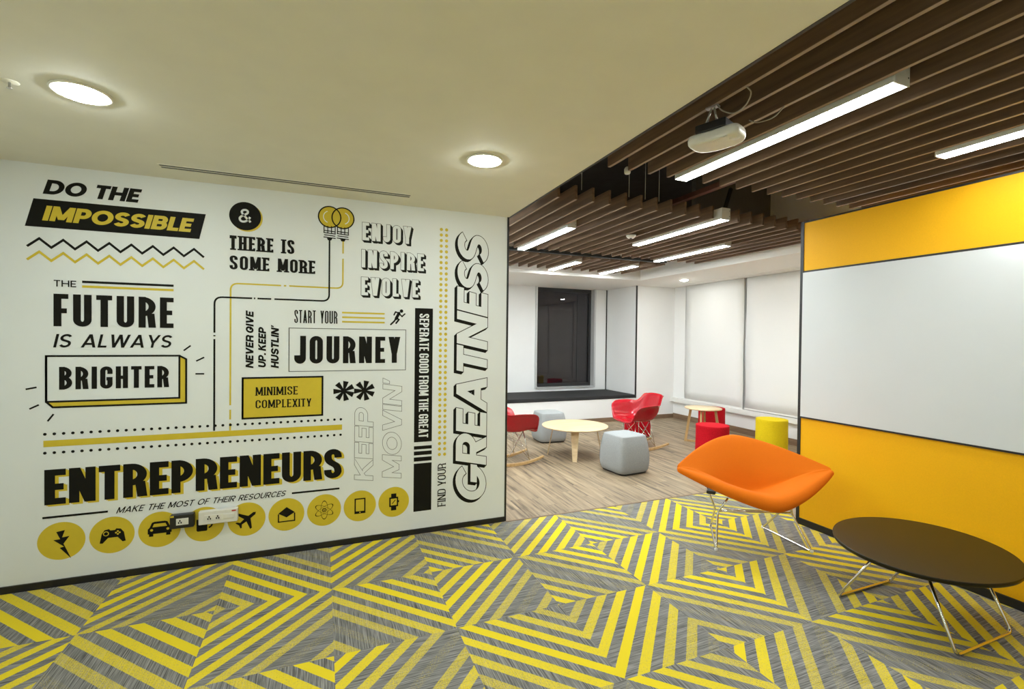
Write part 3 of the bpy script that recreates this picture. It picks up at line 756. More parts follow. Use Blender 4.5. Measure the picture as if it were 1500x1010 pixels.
def arc(cx, cy, rx, ry, a0, a1, n=9): return [(cx + rx * cos(radians(a0 + (a1 - a0) * i / n)), cy + ry * sin(radians(a0 + (a1 - a0) * i / n))) for i in range(n + 1)]
def bez(a, b, c, d, n=12):
    o = []
    for i in range(n + 1):
        t = i / n; o.append(tuple(a[k] * (1 - t) ** 3 + 3 * b[k] * t * (1 - t) ** 2 + 3 * c[k] * t * t * (1 - t) + d[k] * t ** 3 for k in (0, 1)))
    return o
WID = dict(E=.82, F=.78, L=.78, T=.88, M=1.32, W=1.5, J=.86, A=1.06, V=1.04, Y=1.0, K=1.05, X=1.02, N=1.05, B=1.0, P=.97, S=.97)
WIDG = dict(E=.76, F=.72, L=.70, T=.86, M=1.25, W=1.6, J=.7, A=1.16, V=1.12, Y=1.06, K=1.05, X=1.08, N=1.08, B=.95, P=.9, S=.9, R=.96, O=1.25, G=1.2, C=1.12, D=1.1, U=1.02, H=1.04)
def glyph(ch, W, tx, ty, geo, serif):
    L, R, B, T, c = tx / 2, W - tx / 2, ty / 2, 1 - ty / 2, W / 2
    rx = (R - L) / 2; ry = (T - B) / 2 if geo else min((T - B) / 2, max(rx * 1.05, .12)); hw = tx * 1.08
    st = lambda x: ('s', [(x, 0), (x, 1)]); P = []; sf = []
    hb = lambda y, x0, x1: ('s', [(x0, y), (x1, y)])
    def bowl(y0, y1, RR):
        h = (y1 - y0) / 2; q = min(RR - L, h * 1.1); return ('s', [(L, y1), (RR - q, y1)] + arc(RR - q, (y0 + y1) / 2, q, h, 90, -90, 14) + [(L, y0)])
    def para(x0, x1, y0=0, y1=1, h=None):
        h = h or hw; return ('p', [(x0, y0), (x0 + h, y0), (x1 + h, y1), (x1, y1)])
    if ch == 'I': P = [('s', [(c, 0), (c, 1)])]; sf = [(c, 0), (c, 1)]
    elif ch == 'E': P = [st(L), hb(T, 0, W), hb(B, 0, W), hb(.5, 0, W * .9)]; sf = [(L, 0), (L, 1)]
    elif ch == 'F': P = [st(L), hb(T, 0, W), hb(.48, 0, W * .9)]; sf = [(L, 0), (L, 1)]
    elif ch == 'L': P = [st(L), hb(B, 0, W)]; sf = [(L, 0), (L, 1)]
    elif ch == 'T': P = [st(c), hb(T, 0, W)]; sf = [(c, 0)]
    elif ch == 'H': P = [st(L), st(R), hb(.5, 0, W)]; sf = [(L, 0), (L, 1), (R, 0), (R, 1)]
    elif ch == 'O': P = [('c', arc(c, T - ry, rx, ry, 0, 180, 16) + arc(c, B + ry, rx, ry, 180, 360, 16))]
    elif ch in 'CG':
        k = .30 if geo else .34
        top = arc(c, T - ry, rx, ry, 35 if geo else 0, 180, 16); bot = arc(c, B + ry, rx, ry, 180, 325 if (geo and ch == 'C') else 360, 16)
        if not geo: top = [(R, 1 - k)] + top
        if ch == 'C': P = [('s', top + bot + ([] if geo else [(R, k)]))]
        else: P = [('s', top + bot + [(R, .5)]), hb(.5 - ty / 2 + .02, c, W)]
    elif ch == 'S':
        r2 = min((T - B) / 4, max(rx * .9, .12)); y1, y0 = T - r2, B + r2
        P = [('s', ([] if geo else [(R, min(y1, .70))]) + arc(c, y1, rx, r2, 25 if geo else 0, 180, 12) + bez((L, y1), (L, y1 - (y1 - y0) * .62), (R, y0 + (y1 - y0) * .62), (R, y0)) + arc(c, y0, rx, r2, 0, -155 if geo else -180, 12) + ([] if geo else [(L, max(y0, .30))]))]
    elif ch == 'U': P = [('s', [(L, 1), (L, B + ry)] + arc(c, B + ry, rx, ry, 180, 360, 16) + [(R, 1)])]; sf = [(L, 1), (R, 1)]
    elif ch == 'J': P = [('s', [(R, 1), (R, B + ry)] + arc(c, B + ry, rx, ry, 0, -180, 16) + [(L, .30)])]
    elif ch == 'D': P = [st(L), bowl(B, T, R) if geo else ('s', [(L, T), (R - min(rx, .22), T)] + arc(R - min(rx, .22), T - min(ry, .26), min(rx, .22), min(ry, .26), 90, 0) + arc(R - min(rx, .22), B + min(ry, .26), min(rx, .22), min(ry, .26), 0, -90) + [(L, B)])]; sf = [(L, 0), (L, 1)]
    elif ch == 'P': P = [st(L), bowl(.42, T, R)]; sf = [(L, 0), (L, 1)]
    elif ch == 'B': P = [st(L), bowl(.515, T, R - W * .04), bowl(B, .515, R)]; sf = [(L, 0), (L, 1)]
    elif ch == 'R':
        P = [st(L), bowl(.44, T, R)]
        if geo: P.append(para(W - hw * 1.15, c - hw * .6, 0, .46, hw * 1.15))
        else: P.append(('p', [(W - tx, 0), (W + tx * .05, 0), (W - tx * .18, .46), (W - tx * 1.25, .46)]))
        sf = [(L, 0), (L, 1), (R, 0)]
    elif ch == 'A': P = [para(0, c - hw / 2), para(W - hw, c - hw / 2), hb(.20 + ty / 2, hw * .7, W - hw * .7)]; sf = [(hw / 2, 0), (W - hw / 2, 0)]
    elif ch == 'V': P = [para(c - hw / 2, 0), para(c - hw / 2, W - hw)]
    elif ch == 'Y': P = [('s', [(c, 0), (c, .46)]), para(c - hw / 2, 0, .36), para(c - hw / 2, W - hw, .36)]; sf = [(c, 0)]
    elif ch == 'N': P = [st(L), st(R), para(W - hw, 0)]; sf = [(L, 0), (R, 1)]
    elif ch == 'M': P = [st(L), st(R), para(c - hw / 2, 0, .12), para(c - hw / 2, W - hw, .12)]; sf = [(L, 0), (R, 0)]
    elif ch == 'W':
        q = W * .27; P = [para(q - hw / 2, 0), para(q - hw / 2, c - hw / 2), para(W - q - hw / 2, c - hw / 2), para(W - q - hw / 2, W - hw)]
    elif ch == 'K': P = [st(L), ('p', [(tx * .6, .34), (tx * .6, .34 + .12 + hw * .55), (W - hw * 1.25, 1), (W, 1)]), para(W - hw * 1.1, tx * .75 + (W - tx) * .12, 0, .56, hw * 1.1)]; sf = [(L, 0), (L, 1)]
    elif ch == 'X': P = [para(0, W - hw), para(W - hw, 0)]; sf = [(hw / 2, 0), (hw / 2, 1), (W - hw / 2, 0), (W - hw / 2, 1)]
    elif ch == "'": P = [('p', [(0, .66), (tx * .55, .66), (tx * 1.0, 1), (0.0 + tx * .05, 1)])]
    elif ch == '.': P = [('s', [(c, 0), (c, ty)])]
    if serif:
        sw, sh = tx * 1.8, ty * .72
        for x, y in sf: P.append(('p', [(x - sw / 2, y - (sh if y else 0)), (x + sw / 2, y - (sh if y else 0)), (x + sw / 2, y + (0 if y else sh)), (x - sw / 2, y + (0 if y else sh))]))
        if ch in 'ELFT':
            e = ty * .5
            if ch in 'EFT': P.append(('p', [(W - tx * .6, 1 - ty - e), (W, 1 - ty - e), (W, 1), (W - tx * .6, 1)]))
            if ch == 'T': P.append(('p', [(0, 1 - ty - e), (tx * .6, 1 - ty - e), (tx * .6, 1), (0, 1)]))
            if ch in 'EL': P.append(('p', [(W - tx * .6, 0), (W, 0), (W, ty + e), (W - tx * .6, ty + e)]))
    return P
def grow(pts, o):
    """offset a convex polygon outwards"""
    n = len(pts); V = [Vector(p) for p in pts]
    ar = sum(V[i].x * V[(i + 1) % n].y - V[(i + 1) % n].x * V[i].y for i in range(n)); s = 1 if ar > 0 else -1; out = []
    for i in range(n):
        a = (V[i] - V[i - 1]).normalized(); b = (V[(i + 1) % n] - V[i]).normalized()
        na, nb = Vector((a.y, -a.x)) * s, Vector((b.y, -b.x)) * s; h = (na + nb)
        h = h.normalized() if h.length > 1e-4 else na
        out.append(tuple(V[i] + h * (o / max(.45, h.dot(na)))))
    return out

def lettering(pr, txt, org, ax, up, length, height, tx=.2, ty=.18, sp=.1, geo=False, serif=False, shear=0.0, spw=.45, passes=((0, 0, 0, 3, K),), steps=True):
    """set txt from org along ax; passes = (outline growth, shift x, shift y, layer, ink) in metres"""
    tab = WIDG if geo else WID
    lw = [(tx if ch in "I" else tx * 1.0 if ch == "'" else tx * 1.1 if ch == '.' else None) for ch in txt]
    tot = sum(tab.get(ch, 1.0) for ch, f in zip(txt, lw) if f is None and ch != ' '); ns = txt.count(' ')
    Lh = length / height; fixed = sum(f for f in lw if f) + sp * (len(txt) - 1 - ns)
    k = (Lh - fixed - ns * spw * (1 if not geo else 1)) / tot
    x = 0; A, U = Vector(ax), Vector(up); O = Vector(org); n = 0
    for ch, f in zip(txt, lw):
        if ch == ' ': x += spw; continue
        Wd = f if f else k * tab.get(ch, 1.0)
        for g, dx, dy, lay, ink in passes:
            go = g / height
            for pn, (kind, pts) in enumerate(glyph(ch, Wd, tx, ty, geo, serif)):
                if kind == 'p': V, F = grow(pts, go) if go else pts, None
                else: V, F = ribbon(pts, tx + 2 * go, ty + 2 * go, go if kind == 's' else 0, kind == 'c')
                q = []
                for a, b in V:
                    r = O + A * ((x + a + shear * b) * height + dx) + U * (b * height + dy); q.append((r.x, r.y))
                pr.flat(q, lay + (n % 2) * .3 + pn * .07, ink, F)
        x += Wd + sp; n += 1
def text_box(pr, txt, TL, TR, BR, BL, **kw):
    a, b, c, d = at(TL), at(TR), at(BR), at(BL); v0 = (c[1] + d[1]) / 2; v1 = (a[1] + b[1]) / 2; h = v1 - v0
    sh = kw.pop('shear', (a[0] - d[0]) / h if kw.pop('ital', False) else 0.0)
    lettering(pr, txt, (d[0], v0), (1, 0), (0, 1), (c[0] if sh else (b[0] + c[0]) / 2) - d[0], h, shear=sh, **kw)
def text_up(pr, txt, x0, x1, y0, y1, **kw):
    """text running upwards; cap tops at x0 (left), baseline at x1, from y0 (bottom) to y1 (top), photo spots"""
    a = at((x0, (y0 + y1) / 2)); b = at((x1, (y0 + y1) / 2)); xm = (x0 + x1) / 2; u = at((xm, y0))[1]; v = at((xm, y1))[1]; h = b[0] - a[0]; sh = kw.get('shear', 0)
    lettering(pr, txt, (b[0], u), (0, 1), (-1, 0), v - u - max(0, sh) * h, h, **kw)
def quad(pr, pts, lay, ink): pr.poly([at(p) for p in pts], lay, ink)
def hbar(pr, x0, y0, x1, y1, wpx, lay, ink):
    a, b = at((x0, y0)), at((x1, y1)); w_ = abs(at((x0, y0 - wpx / 2))[1] - at((x0, y0 + wpx / 2))[1]); v = (a[1] + b[1]) / 2
    pr.line([(a[0], v), (b[0], v)], w_, lay, ink)

MURAL = thing('printed_mural', 'large printed mural of black and yellow slogans covering the white wall', 'mural', (0, 0, 0))
BLK = dict(passes=((0, 0, 0, 3, K),))
p = Print(); text_box(p, 'DO THE', (70.3, 263.4), (207.5, 277.7), (201.8, 297), (62.7, 284.3), tx=.30, ty=.23, sp=.06, geo=True, ital=True, spw=.42); p.print('slogan_lettering', 'slanted black words DO THE')
p = Print(); a, b, c, d = [at(q) for q in ((49, 290.3), (301.6, 314.4), (292, 350.5), (36.4, 330.9))]
t1, t0 = (a[1] + b[1]) / 2, (c[1] + d[1]) / 2; p.poly([(d[0], t0), (c[0], t0), (b[0], t1), (a[0], t1)], 1, K)
text_box(p, 'IMPOSSIBLE', (68.8, 301.4), (283.6, 320.8), (278.8, 340.4), (61.8, 323), tx=.30, ty=.23, sp=.06, geo=True, ital=True, passes=((0, 0, 0, 3, Yl),)); p.print('slogan_banner', 'black slanted banner with the yellow word IMPOSSIBLE')
zz = [(125, 443), (185, 407), (240, 450), (295, 415), (349, 458), (403, 424), (455, 465), (507, 430), (559, 472), (610, 438), (659, 479), (708, 446), (755, 486), (805, 453), (852, 493), (900, 461), (943, 496)]
for nm, dy, ink, lb in (('zigzag', 0, K, 'black zigzag line'), ('zigzag', 62, Yl, 'yellow zigzag line')):
    w_ = [at((x / 3.156, 220 + (y + dy * (1 - .1 * x / 943)) / 3.156)) for x, y in zz]
    hi = sum(q[1] for q in w_[1::2]) / len(w_[1::2]); lo = sum(q[1] for q in w_[::2]) / len(w_[::2]); n_ = len(w_) - 1
    p = Print(); p.line([(w_[0][0] + (w_[-1][0] - w_[0][0]) * i / n_, hi if i % 2 else lo) for i in range(n_ + 1)], .0125, 2, ink); p.print(nm, lb)
# the future is always brighter
p = Print(); text_box(p, 'THE', (78.9, 410.1), (111.9, 411.9), (111.9, 421.4), (78.9, 419.7), tx=.17, ty=.15, sp=.14, geo=True)
hbar(p, 120.4, 413.1, 254.4, 418.9, 3.4, 2, K); hbar(p, 120.4, 420, 254.4, 425.3, 3.4, 2, Yl); p.print('slogan_heading', 'small word THE with a black and a yellow rule')
p = Print(); text_box(p, 'FUTURE', (78.6, 430.4), (254.4, 436.7), (254.4, 480.8), (78.6, 478.2), tx=.19, ty=.15, sp=.115, **BLK); p.print('slogan_lettering', 'bold black word FUTURE')
p = Print(); text_box(p, 'IS ALWAYS', (83, 489.3), (252.9, 491.5), (249.7, 510), (78, 509), tx=.165, ty=.15, sp=.12, geo=True, ital=True, spw=.5); p.print('slogan_lettering', 'slanted black words IS ALWAYS')
p = Print(); A = [at(q) for q in ((67.7, 521.2), (263.6, 522), (262.2, 584.2), (67.7, 587.9), (273.2, 526.4), (272.4, 590.8), (77.6, 596.7))]
l_, r_, tp, bt = A[0][0], (A[1][0] + A[2][0]) / 2, (A[0][1] + A[1][1]) / 2, (A[2][1] + A[3][1]) / 2; r2, b2, l2, t2 = (A[4][0] + A[5][0]) / 2, (A[5][1] + A[6][1]) / 2, A[6][0], A[4][1]
p.poly([(r_, tp), (r2, t2), (r2, b2), (l2, b2), (l_, bt), (r_, bt)], 1, Yl)
q_ = .0105; p.line([(l_, bt), (l_, tp), (r_, tp), (r_, bt), (l_, bt), (l_, tp)], q_, 3, K); p.line([(r_, tp), (r2, t2), (r2, b2), (l2, b2), (l_, bt)], q_, 3.4, K)
text_box(p, 'BRIGHTER', (86.8, 537), (247.5, 537), (247.5, 568.2), (86.8, 570.3), tx=.19, ty=.155, sp=.115, **BLK)
for x0, y0, x1, y1 in ((735, 38, 763, 18), (785, 80, 817, 65), (782, 131, 817, 131), (103, 193, 147, 185), (118, 272, 156, 255), (191, 321, 215, 292)):
    p.line([at((x0 / 2.731, 500 + y0 / 2.731)), at((x1 / 2.731, 500 + y1 / 2.731))], .009, 2, K)
p.print('slogan_sign', 'black and yellow outlined block with the word BRIGHTER and rays')
# dotted rules and yellow bar
p = Print()
for (ax_, ay, bx, by) in ((65.9, 636.2, 499.3, 614.9), (65.9, 663.7, 498.9, 637.7)):
    a, b = at((ax_, ay)), at((bx, by)); v = (a[1] + b[1]) / 2; n_ = 38
    p = Print()
    for i in range(n_ + 1): p.disc((a[0] + (b[0] - a[0]) * i / n_, v), .0082, 2, K, 14)
    p.print('dotted_rule', 'level row of black dots')
p = Print(); a, b = at((63.7, 650.1)), at((501, 626.6)); v = (a[1] + b[1]) / 2; p.line([(a[0], v), (b[0], v)], .0365, 2, Yl); p.print('yellow_rule', 'thick yellow bar')
# entrepreneurs
p = Print(); text_box(p, 'ENTREPRENEURS', (65.2, 688.6), (500.5, 657.6), (500.5, 700.5), (65.2, 739.8), tx=.235, ty=.18, sp=.07, passes=((0, .016, -.010, 1, Yl), (0, .008, -.005, 1.8, Yl), (0, 0, 0, 3, K))); p.print('slogan_lettering', 'bold black word ENTREPRENEURS with a yellow shadow')
p = Print(); hbar(p, 62.2, 759.2, 158.2, 750, 3, 2, K); hbar(p, 427.6, 722.9, 497.2, 715.9, 2.6, 2, K)
text_box(p, 'MAKE THE MOST OF THEIR RESOURCES', (174.4, 742.8), (418, 719.3), (416.8, 727.6), (170, 752), tx=.15, ty=.14, sp=.11, geo=True, ital=True, spw=.5); p.print('slogan_lettering', 'thin slanted line MAKE THE MOST OF THEIR RESOURCES')
# there is some more
p = Print(); c0 = at((359.4, 317)); rr_ = abs(at((359.4, 296.3))[1] - c0[1]); p.disc((c0[0] + .009, c0[1] - .008), rr_, 1, Yl); p.disc(c0, rr_, 2, K)
amp = [(.34, -.42)] + bez((.34, -.42), (.1, -.1), (-.35, .2), (-.2, .38)) + bez((-.2, .38), (-.1, .52), (.22, .5), (.16, .27)) + bez((.16, .27), (.1, .1), (-.42, .0), (-.36, -.25)) + bez((-.36, -.25), (-.3, -.52), (.12, -.48), (.32, -.04))
p.line([(c0[0] + x * rr_ * .95, c0[1] + y * rr_ * .95) for x, y in amp], .0125, 3, Wh)
p.print('ampersand_badge', 'black disc with a white ampersand')
p = Print(); text_box(p, 'THERE IS', (336.4, 345.1), (431.2, 352), (431.2, 372.4), (336.4, 366.2), tx=.20, ty=.14, sp=.14, serif=True, spw=.42); p.print('slogan_lettering', 'black serif words THERE IS'); p = Print()
text_box(p, 'SOME MORE', (336.4, 374.6), (461.8, 382.2), (461.8, 401.6), (336.4, 394.8), tx=.20, ty=.14, sp=.14, serif=True, spw=.42); p.print('slogan_lettering', 'black serif words SOME MORE')
# light bulbs and their wires
p = Print(); b1, b2_ = at((483, 318.2)), at((502.5, 321.1)); R_ = abs(at((483, 302.9))[1] - b1[1]); b2_ = (b2_[0], b1[1])
for c, y_ in ((b1, 1), (b2_, 1.3)): p.disc(c, R_, y_, Yl)
for c, s0 in ((b1, 1), (b2_, -1)):
    p.ring(c, R_ - .004, R_ + .004, 3 + .2 * s0, K, 56)
    p.ring(c, R_ * .52, R_ * .60, 2, Wh, 20, a0=(radians(110) if s0 > 0 else radians(-70)), a1=(radians(250) if s0 > 0 else radians(70)))
    for k in range(4): p.line([(c[0] + R_ * (-.5 + k * .333), c[1] - R_ * .86), (c[0] + R_ * (-.5 + k * .333), c[1] - R_ * 1.55)], .0058, 2, K)
    for k in range(4): p.line([(c[0] - R_ * .5 * (1 + .1 * (k % 2)), c[1] - R_ * (1.32 + k * .21)), (c[0] + R_ * .5 * (1 + .1 * (k % 2)), c[1] - R_ * (1.38 + k * .21))], .0062, 2, K)
    p.poly([(c[0] - R_ * .26, c[1] - R_ * 2.02), (c[0] + R_ * .26, c[1] - R_ * 2.02), (c[0] + R_ * .14, c[1] - R_ * 2.24), (c[0] - R_ * .14, c[1] - R_ * 2.24)], 2.2, K)
p.print('bulb_drawing', 'two overlapping yellow light bulbs')
def wire(pr, segs, wd, ink, lay):
    for sg in segs:
        q = [Vector((*v, 0)) for v in sg]; q = rounded(q, .045, 7) if len(q) > 2 else q; pr.line([(v.x, v.y) for v in q], wd, lay, ink)
xk, xk2 = at((482.4, 400))[0], at((314, 540))[0]; vk = (at((474, 441))[1] + at((330, 436))[1]) / 2
X = lambda px: at((px, 438))[0]
p = Print(); wire(p, [[(xk, b1[1] - R_ * 2.2), (xk, vk), (X(402), vk)], [(X(397.4), vk), (X(377.2), vk)], [(X(374), vk), (X(372), vk)], [(X(369.4), vk), (xk2, vk), (xk2, at((315, 487.7))[1])],
          [(xk2, at((314, 491.3))[1]), (xk2, at((314, 493))[1])], [(xk2, at((314, 497))[1]), (xk2, at((312.4, 631.5))[1])]], .0105, K, 2.3); p.print('wire_line', 'black wire line')
xy, xy2 = at((502.4, 390))[0], at((337.5, 530))[0]; vy = (at((496, 422.8))[1] + at((350, 415.5))[1]) / 2; yv = lambda py: at((337, py))[1]
p = Print(); wire(p, [[(xy, b2_[1] - R_ * 2.2), (xy, at((502, 371.7))[1])], [(xy, at((502, 379.3))[1]), (xy, vy), (X(423.6), vy)], [(X(419.3), vy), (X(415.7), vy)], [(X(411.7), vy), (xy2, vy), (xy2, yv(594))],
          [(xy2, yv(600.6)), (xy2, yv(614.9))], [(xy2, yv(620.1)), (xy2, yv(630.8))]], .0095, Yl, 1.6); p.print('wire_line', 'yellow wire line')
# enjoy inspire evolve
p = Print(); SH = tuple((.0022, .0035 * k, -.0035 * k, 1.6 - k * .25, K) for k in (1, 2, 3, 4)) + ((.0022, 0, 0, 2.4, Gy), (-.0006, 0, 0, 3.4, Wh))
for tx_, q in (('ENJOY', ((530.5, 325.5), (602.5, 333), (602.5, 357.5), (530.5, 352.5))), ('INSPIRE', ((529.5, 365.5), (621, 372.5), (621, 397.5), (529.5, 392))), ('EVOLVE', ((529, 406), (613, 410.5), (613, 436), (529, 433)))):
    p = Print(); text_box(p, tx_, *q, tx=.20, ty=.17, sp=.14, passes=SH); p.print('slogan_lettering', f'white outlined word {tx_} with black drop shade')
# start your journey
p = Print(); text_box(p, 'START YOUR', (431.2, 454.5), (494.2, 455.9), (494.2, 474.4), (431.2, 473.5), tx=.09, ty=.08, sp=.075, spw=.26); p.print('slogan_lettering', 'thin words START YOUR'); p = Print()
for y0, y1 in ((457.9, 460.3), (464.8, 466.7), (471.4, 473.1)): hbar(p, 501.1, y0, 563.5, y1, 2.4, 2, Yl)
p.print('yellow_rule', 'three thin yellow rules')
p = Print(); rc = lambda x, y: at((470 + x / 5.048, 420 + y / 5.048))
p.disc(rc(596, 182), .0125, 3, K, 20); p.line([rc(578, 198), rc(556, 238)], .021, 2, K, True); p.line([rc(578, 197), rc(552, 188), rc(541, 210)], .0095, 2.2, K, True)
p.line([rc(578, 200), rc(600, 222), rc(621, 203)], .0095, 2.4, K, True); p.line([rc(558, 232), rc(577, 245), rc(556, 272)], .0115, 2.6, K, True); p.line([rc(556, 236), rc(543, 256), rc(517, 281)], .0115, 2.8, K, True); p.print('runner_icon', 'black running figure icon')
p = Print(); A = [at(q) for q in ((423.6, 480.4), (594.6, 484), (593.8, 542.6), (423.1, 544))]; l_, r_, tp, bt = (A[0][0] + A[3][0]) / 2, (A[1][0] + A[2][0]) / 2, (A[0][1] + A[1][1]) / 2, (A[2][1] + A[3][1]) / 2
p.line([(l_, bt), (l_, tp), (r_, tp), (r_, bt), (l_, bt), (l_, tp)], .0042, 2, Gy)
text_box(p, 'JOURNEY', (431, 491.8), (587.3, 494.3), (585, 531.9), (431, 533), tx=.19, ty=.15, sp=.125, **BLK); p.print('slogan_sign', 'thin box with the bold word JOURNEY')
p = Print()
for tx_, x0, x1, y0, y1 in (('NEVER GIVE', 360, 371.4, 539.8, 455), ('UP. KEEP', 378.4, 389.6, 539.3, 478.7), ("HUSTLIN'", 397, 408.4, 539.8, 476.3)):
    p = Print(); text_up(p, tx_, x0, x1, y0, y1, tx=.27, ty=.23, sp=.07, shear=.2, spw=.26); p.print('slogan_lettering', f"slanted black words {tx_} running upwards")
p = Print(); A = [at(q) for q in ((355.8, 554), (472.8, 552.4), (471.8, 608.2), (355.1, 613.7))]; l_, r_, tp, bt = (A[0][0] + A[3][0]) / 2, (A[1][0] + A[2][0]) / 2, (A[0][1] + A[1][1]) / 2, (A[2][1] + A[3][1]) / 2
p.poly([(l_, bt), (r_, bt), (r_, tp), (l_, tp)], 1, Yl); p.line([(l_, bt), (l_, tp), (r_, tp), (r_, bt), (l_, bt), (l_, tp)], .0115, 2, K)
text_box(p, 'MINIMISE', (374.9, 567.3), (436.2, 566.2), (436.2, 578.5), (374.6, 579.7), tx=.16, ty=.10, sp=.13, serif=True)
text_box(p, 'COMPLEXITY', (374.6, 586.3), (456.1, 584.2), (456.1, 595.8), (374.4, 598.3), tx=.16, ty=.10, sp=.13, serif=True); p.print('slogan_sign', 'yellow box with black words MINIMISE COMPLEXITY')
p = Print()
for c in ((503.7, 573.1), (533.8, 572.5)):
    c0 = at(c); r0 = abs(at((c[0], c[1] - 14.3))[1] - c0[1])
    for k in range(7):
        a = pi / 2 - .2 + k * 2 * pi / 7; h0, h1 = .16, .27
        p.poly([(c0[0] + r0 * (r1 * cos(a) - h * sin(a)), c0[1] + r0 * (r1 * sin(a) + h * cos(a))) for r1, h in ((.0, -.07), (1.0, -h1), (1.0, h1), (.0, .07))], 2 + .1 * k, K)
p.print('asterisk', 'two black asterisks')
p = Print(); OU = ((.0022, 0, 0, 1.5, Gy), (-.0006, 0, 0, 2.4, Wh))
text_up(p, 'KEEP', 519.5, 546.5, 705.5, 596, tx=.26, ty=.22, sp=.06, geo=True, shear=.16, passes=OU); p.print('slogan_lettering', 'hollow thin outlined word KEEP running upwards'); p = Print()
text_up(p, "MOVIN'", 560.5, 588, 702, 554, tx=.26, ty=.22, sp=.06, geo=True, shear=.16, passes=OU); p.print('slogan_lettering', "hollow thin outlined word MOVIN' running upwards")
# separate good banner (spelled as on the wall)
p = Print(); A = [at(q) for q in ((608.7, 451.7), (635, 452.3), (631.6, 646.4), (605.6, 648.9))]; l_, r_, tp, bt = (A[0][0] + A[3][0]) / 2, (A[1][0] + A[2][0]) / 2, (A[0][1] + A[1][1]) / 2, (A[2][1] + A[3][1]) / 2
p.poly([(l_, bt), (r_, bt), (r_, tp), (l_, tp)], 1, K)
u0, u1 = at((613.9, 550))[0], at((627.8, 550))[0]; v1, v0 = at((621, 460))[1], at((619, 641.5))[1]
lettering(p, 'SEPERATE GOOD FROM THE GREAT', (u0, v1), (0, -1), (1, 0), v1 - v0, u1 - u0, tx=.16, ty=.12, sp=.085, spw=.20, passes=((0, 0, 0, 3, Wh),))
for y0, y1 in ((654, 658.9), (661.8, 667.4), (670.4, 676.4), (679.5, 749.4)):
    w0, w1 = at((618, y0 - .6))[1], at((618, y1 - .6))[1]; p.poly([(l_, w1), (r_, w1), (r_, w0), (l_, w0)], 1, K)
p.print('slogan_banner', 'upright black banner with white words SEPERATE GOOD FROM THE GREAT')
p = Print()
for x0, y0, x1, y1 in ((647.6, 336.5, 642.5, 666.2), (654.8, 337.2, 650.6, 665.7)):
    a, b = at((x0, y0)), at((x1, y1)); n_ = 41
    p = Print()
    for i in range(n_ + 1): p.disc(((a[0] + b[0]) / 2, a[1] + (b[1] - a[1]) * i / n_), .0118, 2, Yl, 16)
    p.print('dotted_rule', 'upright row of yellow dots')
p = Print(); text_up(p, 'FIND YOUR', 640.9, 652.8, 742, 679.5, tx=.13, ty=.10, sp=.10, serif=True, spw=.32); p.print('slogan_lettering', 'thin serif words FIND YOUR running upwards')
p = Print()
SH = tuple((.0035, -.0042 * k, -.0060 * k, 1.2 - k * .2, K) for k in (1, 2, 3, 4)) + ((.0035, 0, 0, 2.4, K), (-.0012, 0, 0, 3.2, Wh))
def up_pass(ps): return tuple((g, dx_, dy_, l, i) for g, dx_, dy_, l, i in ps)
# in the letters' own axes: x runs up the wall, y runs to the left
SHU = tuple((.0035, -.0042 * k, .0042 * k, 1.2 - k * .2, K) for k in (1, 2, 3, 4)) + ((.0035, 0, 0, 2.4, K), (-.0012, 0, 0, 3.2, Wh))
text_up(p, 'GREATNESS', 668.5, 713.5, 737.5, 337.5, tx=.27, ty=.22, sp=.03, geo=True, shear=.22, passes=SHU); p.print('slogan_lettering', 'large outlined word GREATNESS running upwards with black shade')

# row of yellow icon discs
ic = [(90.4, 791.8), (164.4, 783.8), (234.3, 775.4), (299.9, 768), (361.6, 760.8), (419.9, 754.3), (474.9, 747.6), (527.2, 741.9), (576.9, 736.2)]
W9 = [at(q) for q in ic]; IR = .1085; u0, u8 = W9[0][0], W9[8][0]; vI = sum(q[1] for q in W9) / 9
def icon(i, fn, lb):
    p = Print(); c = (u0 + (u8 - u0) * i / 8, vI); p.disc(c, IR, 1, Yl, 56)
    def pl(pts, lay=2, ink=K): p.poly([(c[0] + x * IR, c[1] + y * IR) for x, y in pts], lay, ink)
    def ln(pts, w_, lay=2, ink=K, cap=False): p.line([(c[0] + x * IR, c[1] + y * IR) for x, y in pts], w_ * IR, lay, ink, cap)
    def ds(x, y, r, lay=2, ink=K): p.disc((c[0] + x * IR, c[1] + y * IR), r * IR, lay, ink, 24)
    fn(p, c, pl, ln, ds); p.print('icon_badge', lb)
def rect(x0, x1, y0, y1): return [(x0, y0), (x1, y0), (x1, y1), (x0, y1)]
def i_bolt(p, c, pl, ln, ds): pl([(-.22, .50), (.14, .56), (.02, .18), (.33, .22), (.08, -.16), (.40, -1.0), (-.08, -.36), (.10, -.32), (-.34, .08), (-.06, .10)])
def i_pad(p, c, pl, ln, ds):
    pl([(-.55, -.40), (-.46, .10), (-.34, .30), (-.14, .34), (-.08, .26), (.12, .26), (.18, .34), (.38, .30), (.52, .10), (.60, -.40), (.46, -.42), (.24, -.14), (-.18, -.14), (-.42, -.42)])
    ds(-.27, .10, .13, 3, Yl); ds(-.27, .10, .09, 4)
    for x, y in ((.25, .18), (.25, .02), (.17, .10), (.33, .10)): ds(x, y, .045, 3, Yl)
def i_car(p, c, pl, ln, ds):
    pl([(-.56, -.22), (-.56, .06), (-.48, .14), (-.36, .42), (-.24, .46), (.24, .46), (.36, .42), (.48, .14), (.56, .06), (.56, -.22)])
    pl([(-.34, .16), (-.27, .34), (.27, .34), (.34, .16)], 3, Yl); pl(rect(-.5, -.3, -.36, -.2)); pl(rect(.3, .5, -.36, -.2)); ds(-.38, .0, .07, 3, Yl); ds(.38, .0, .07, 3, Yl)
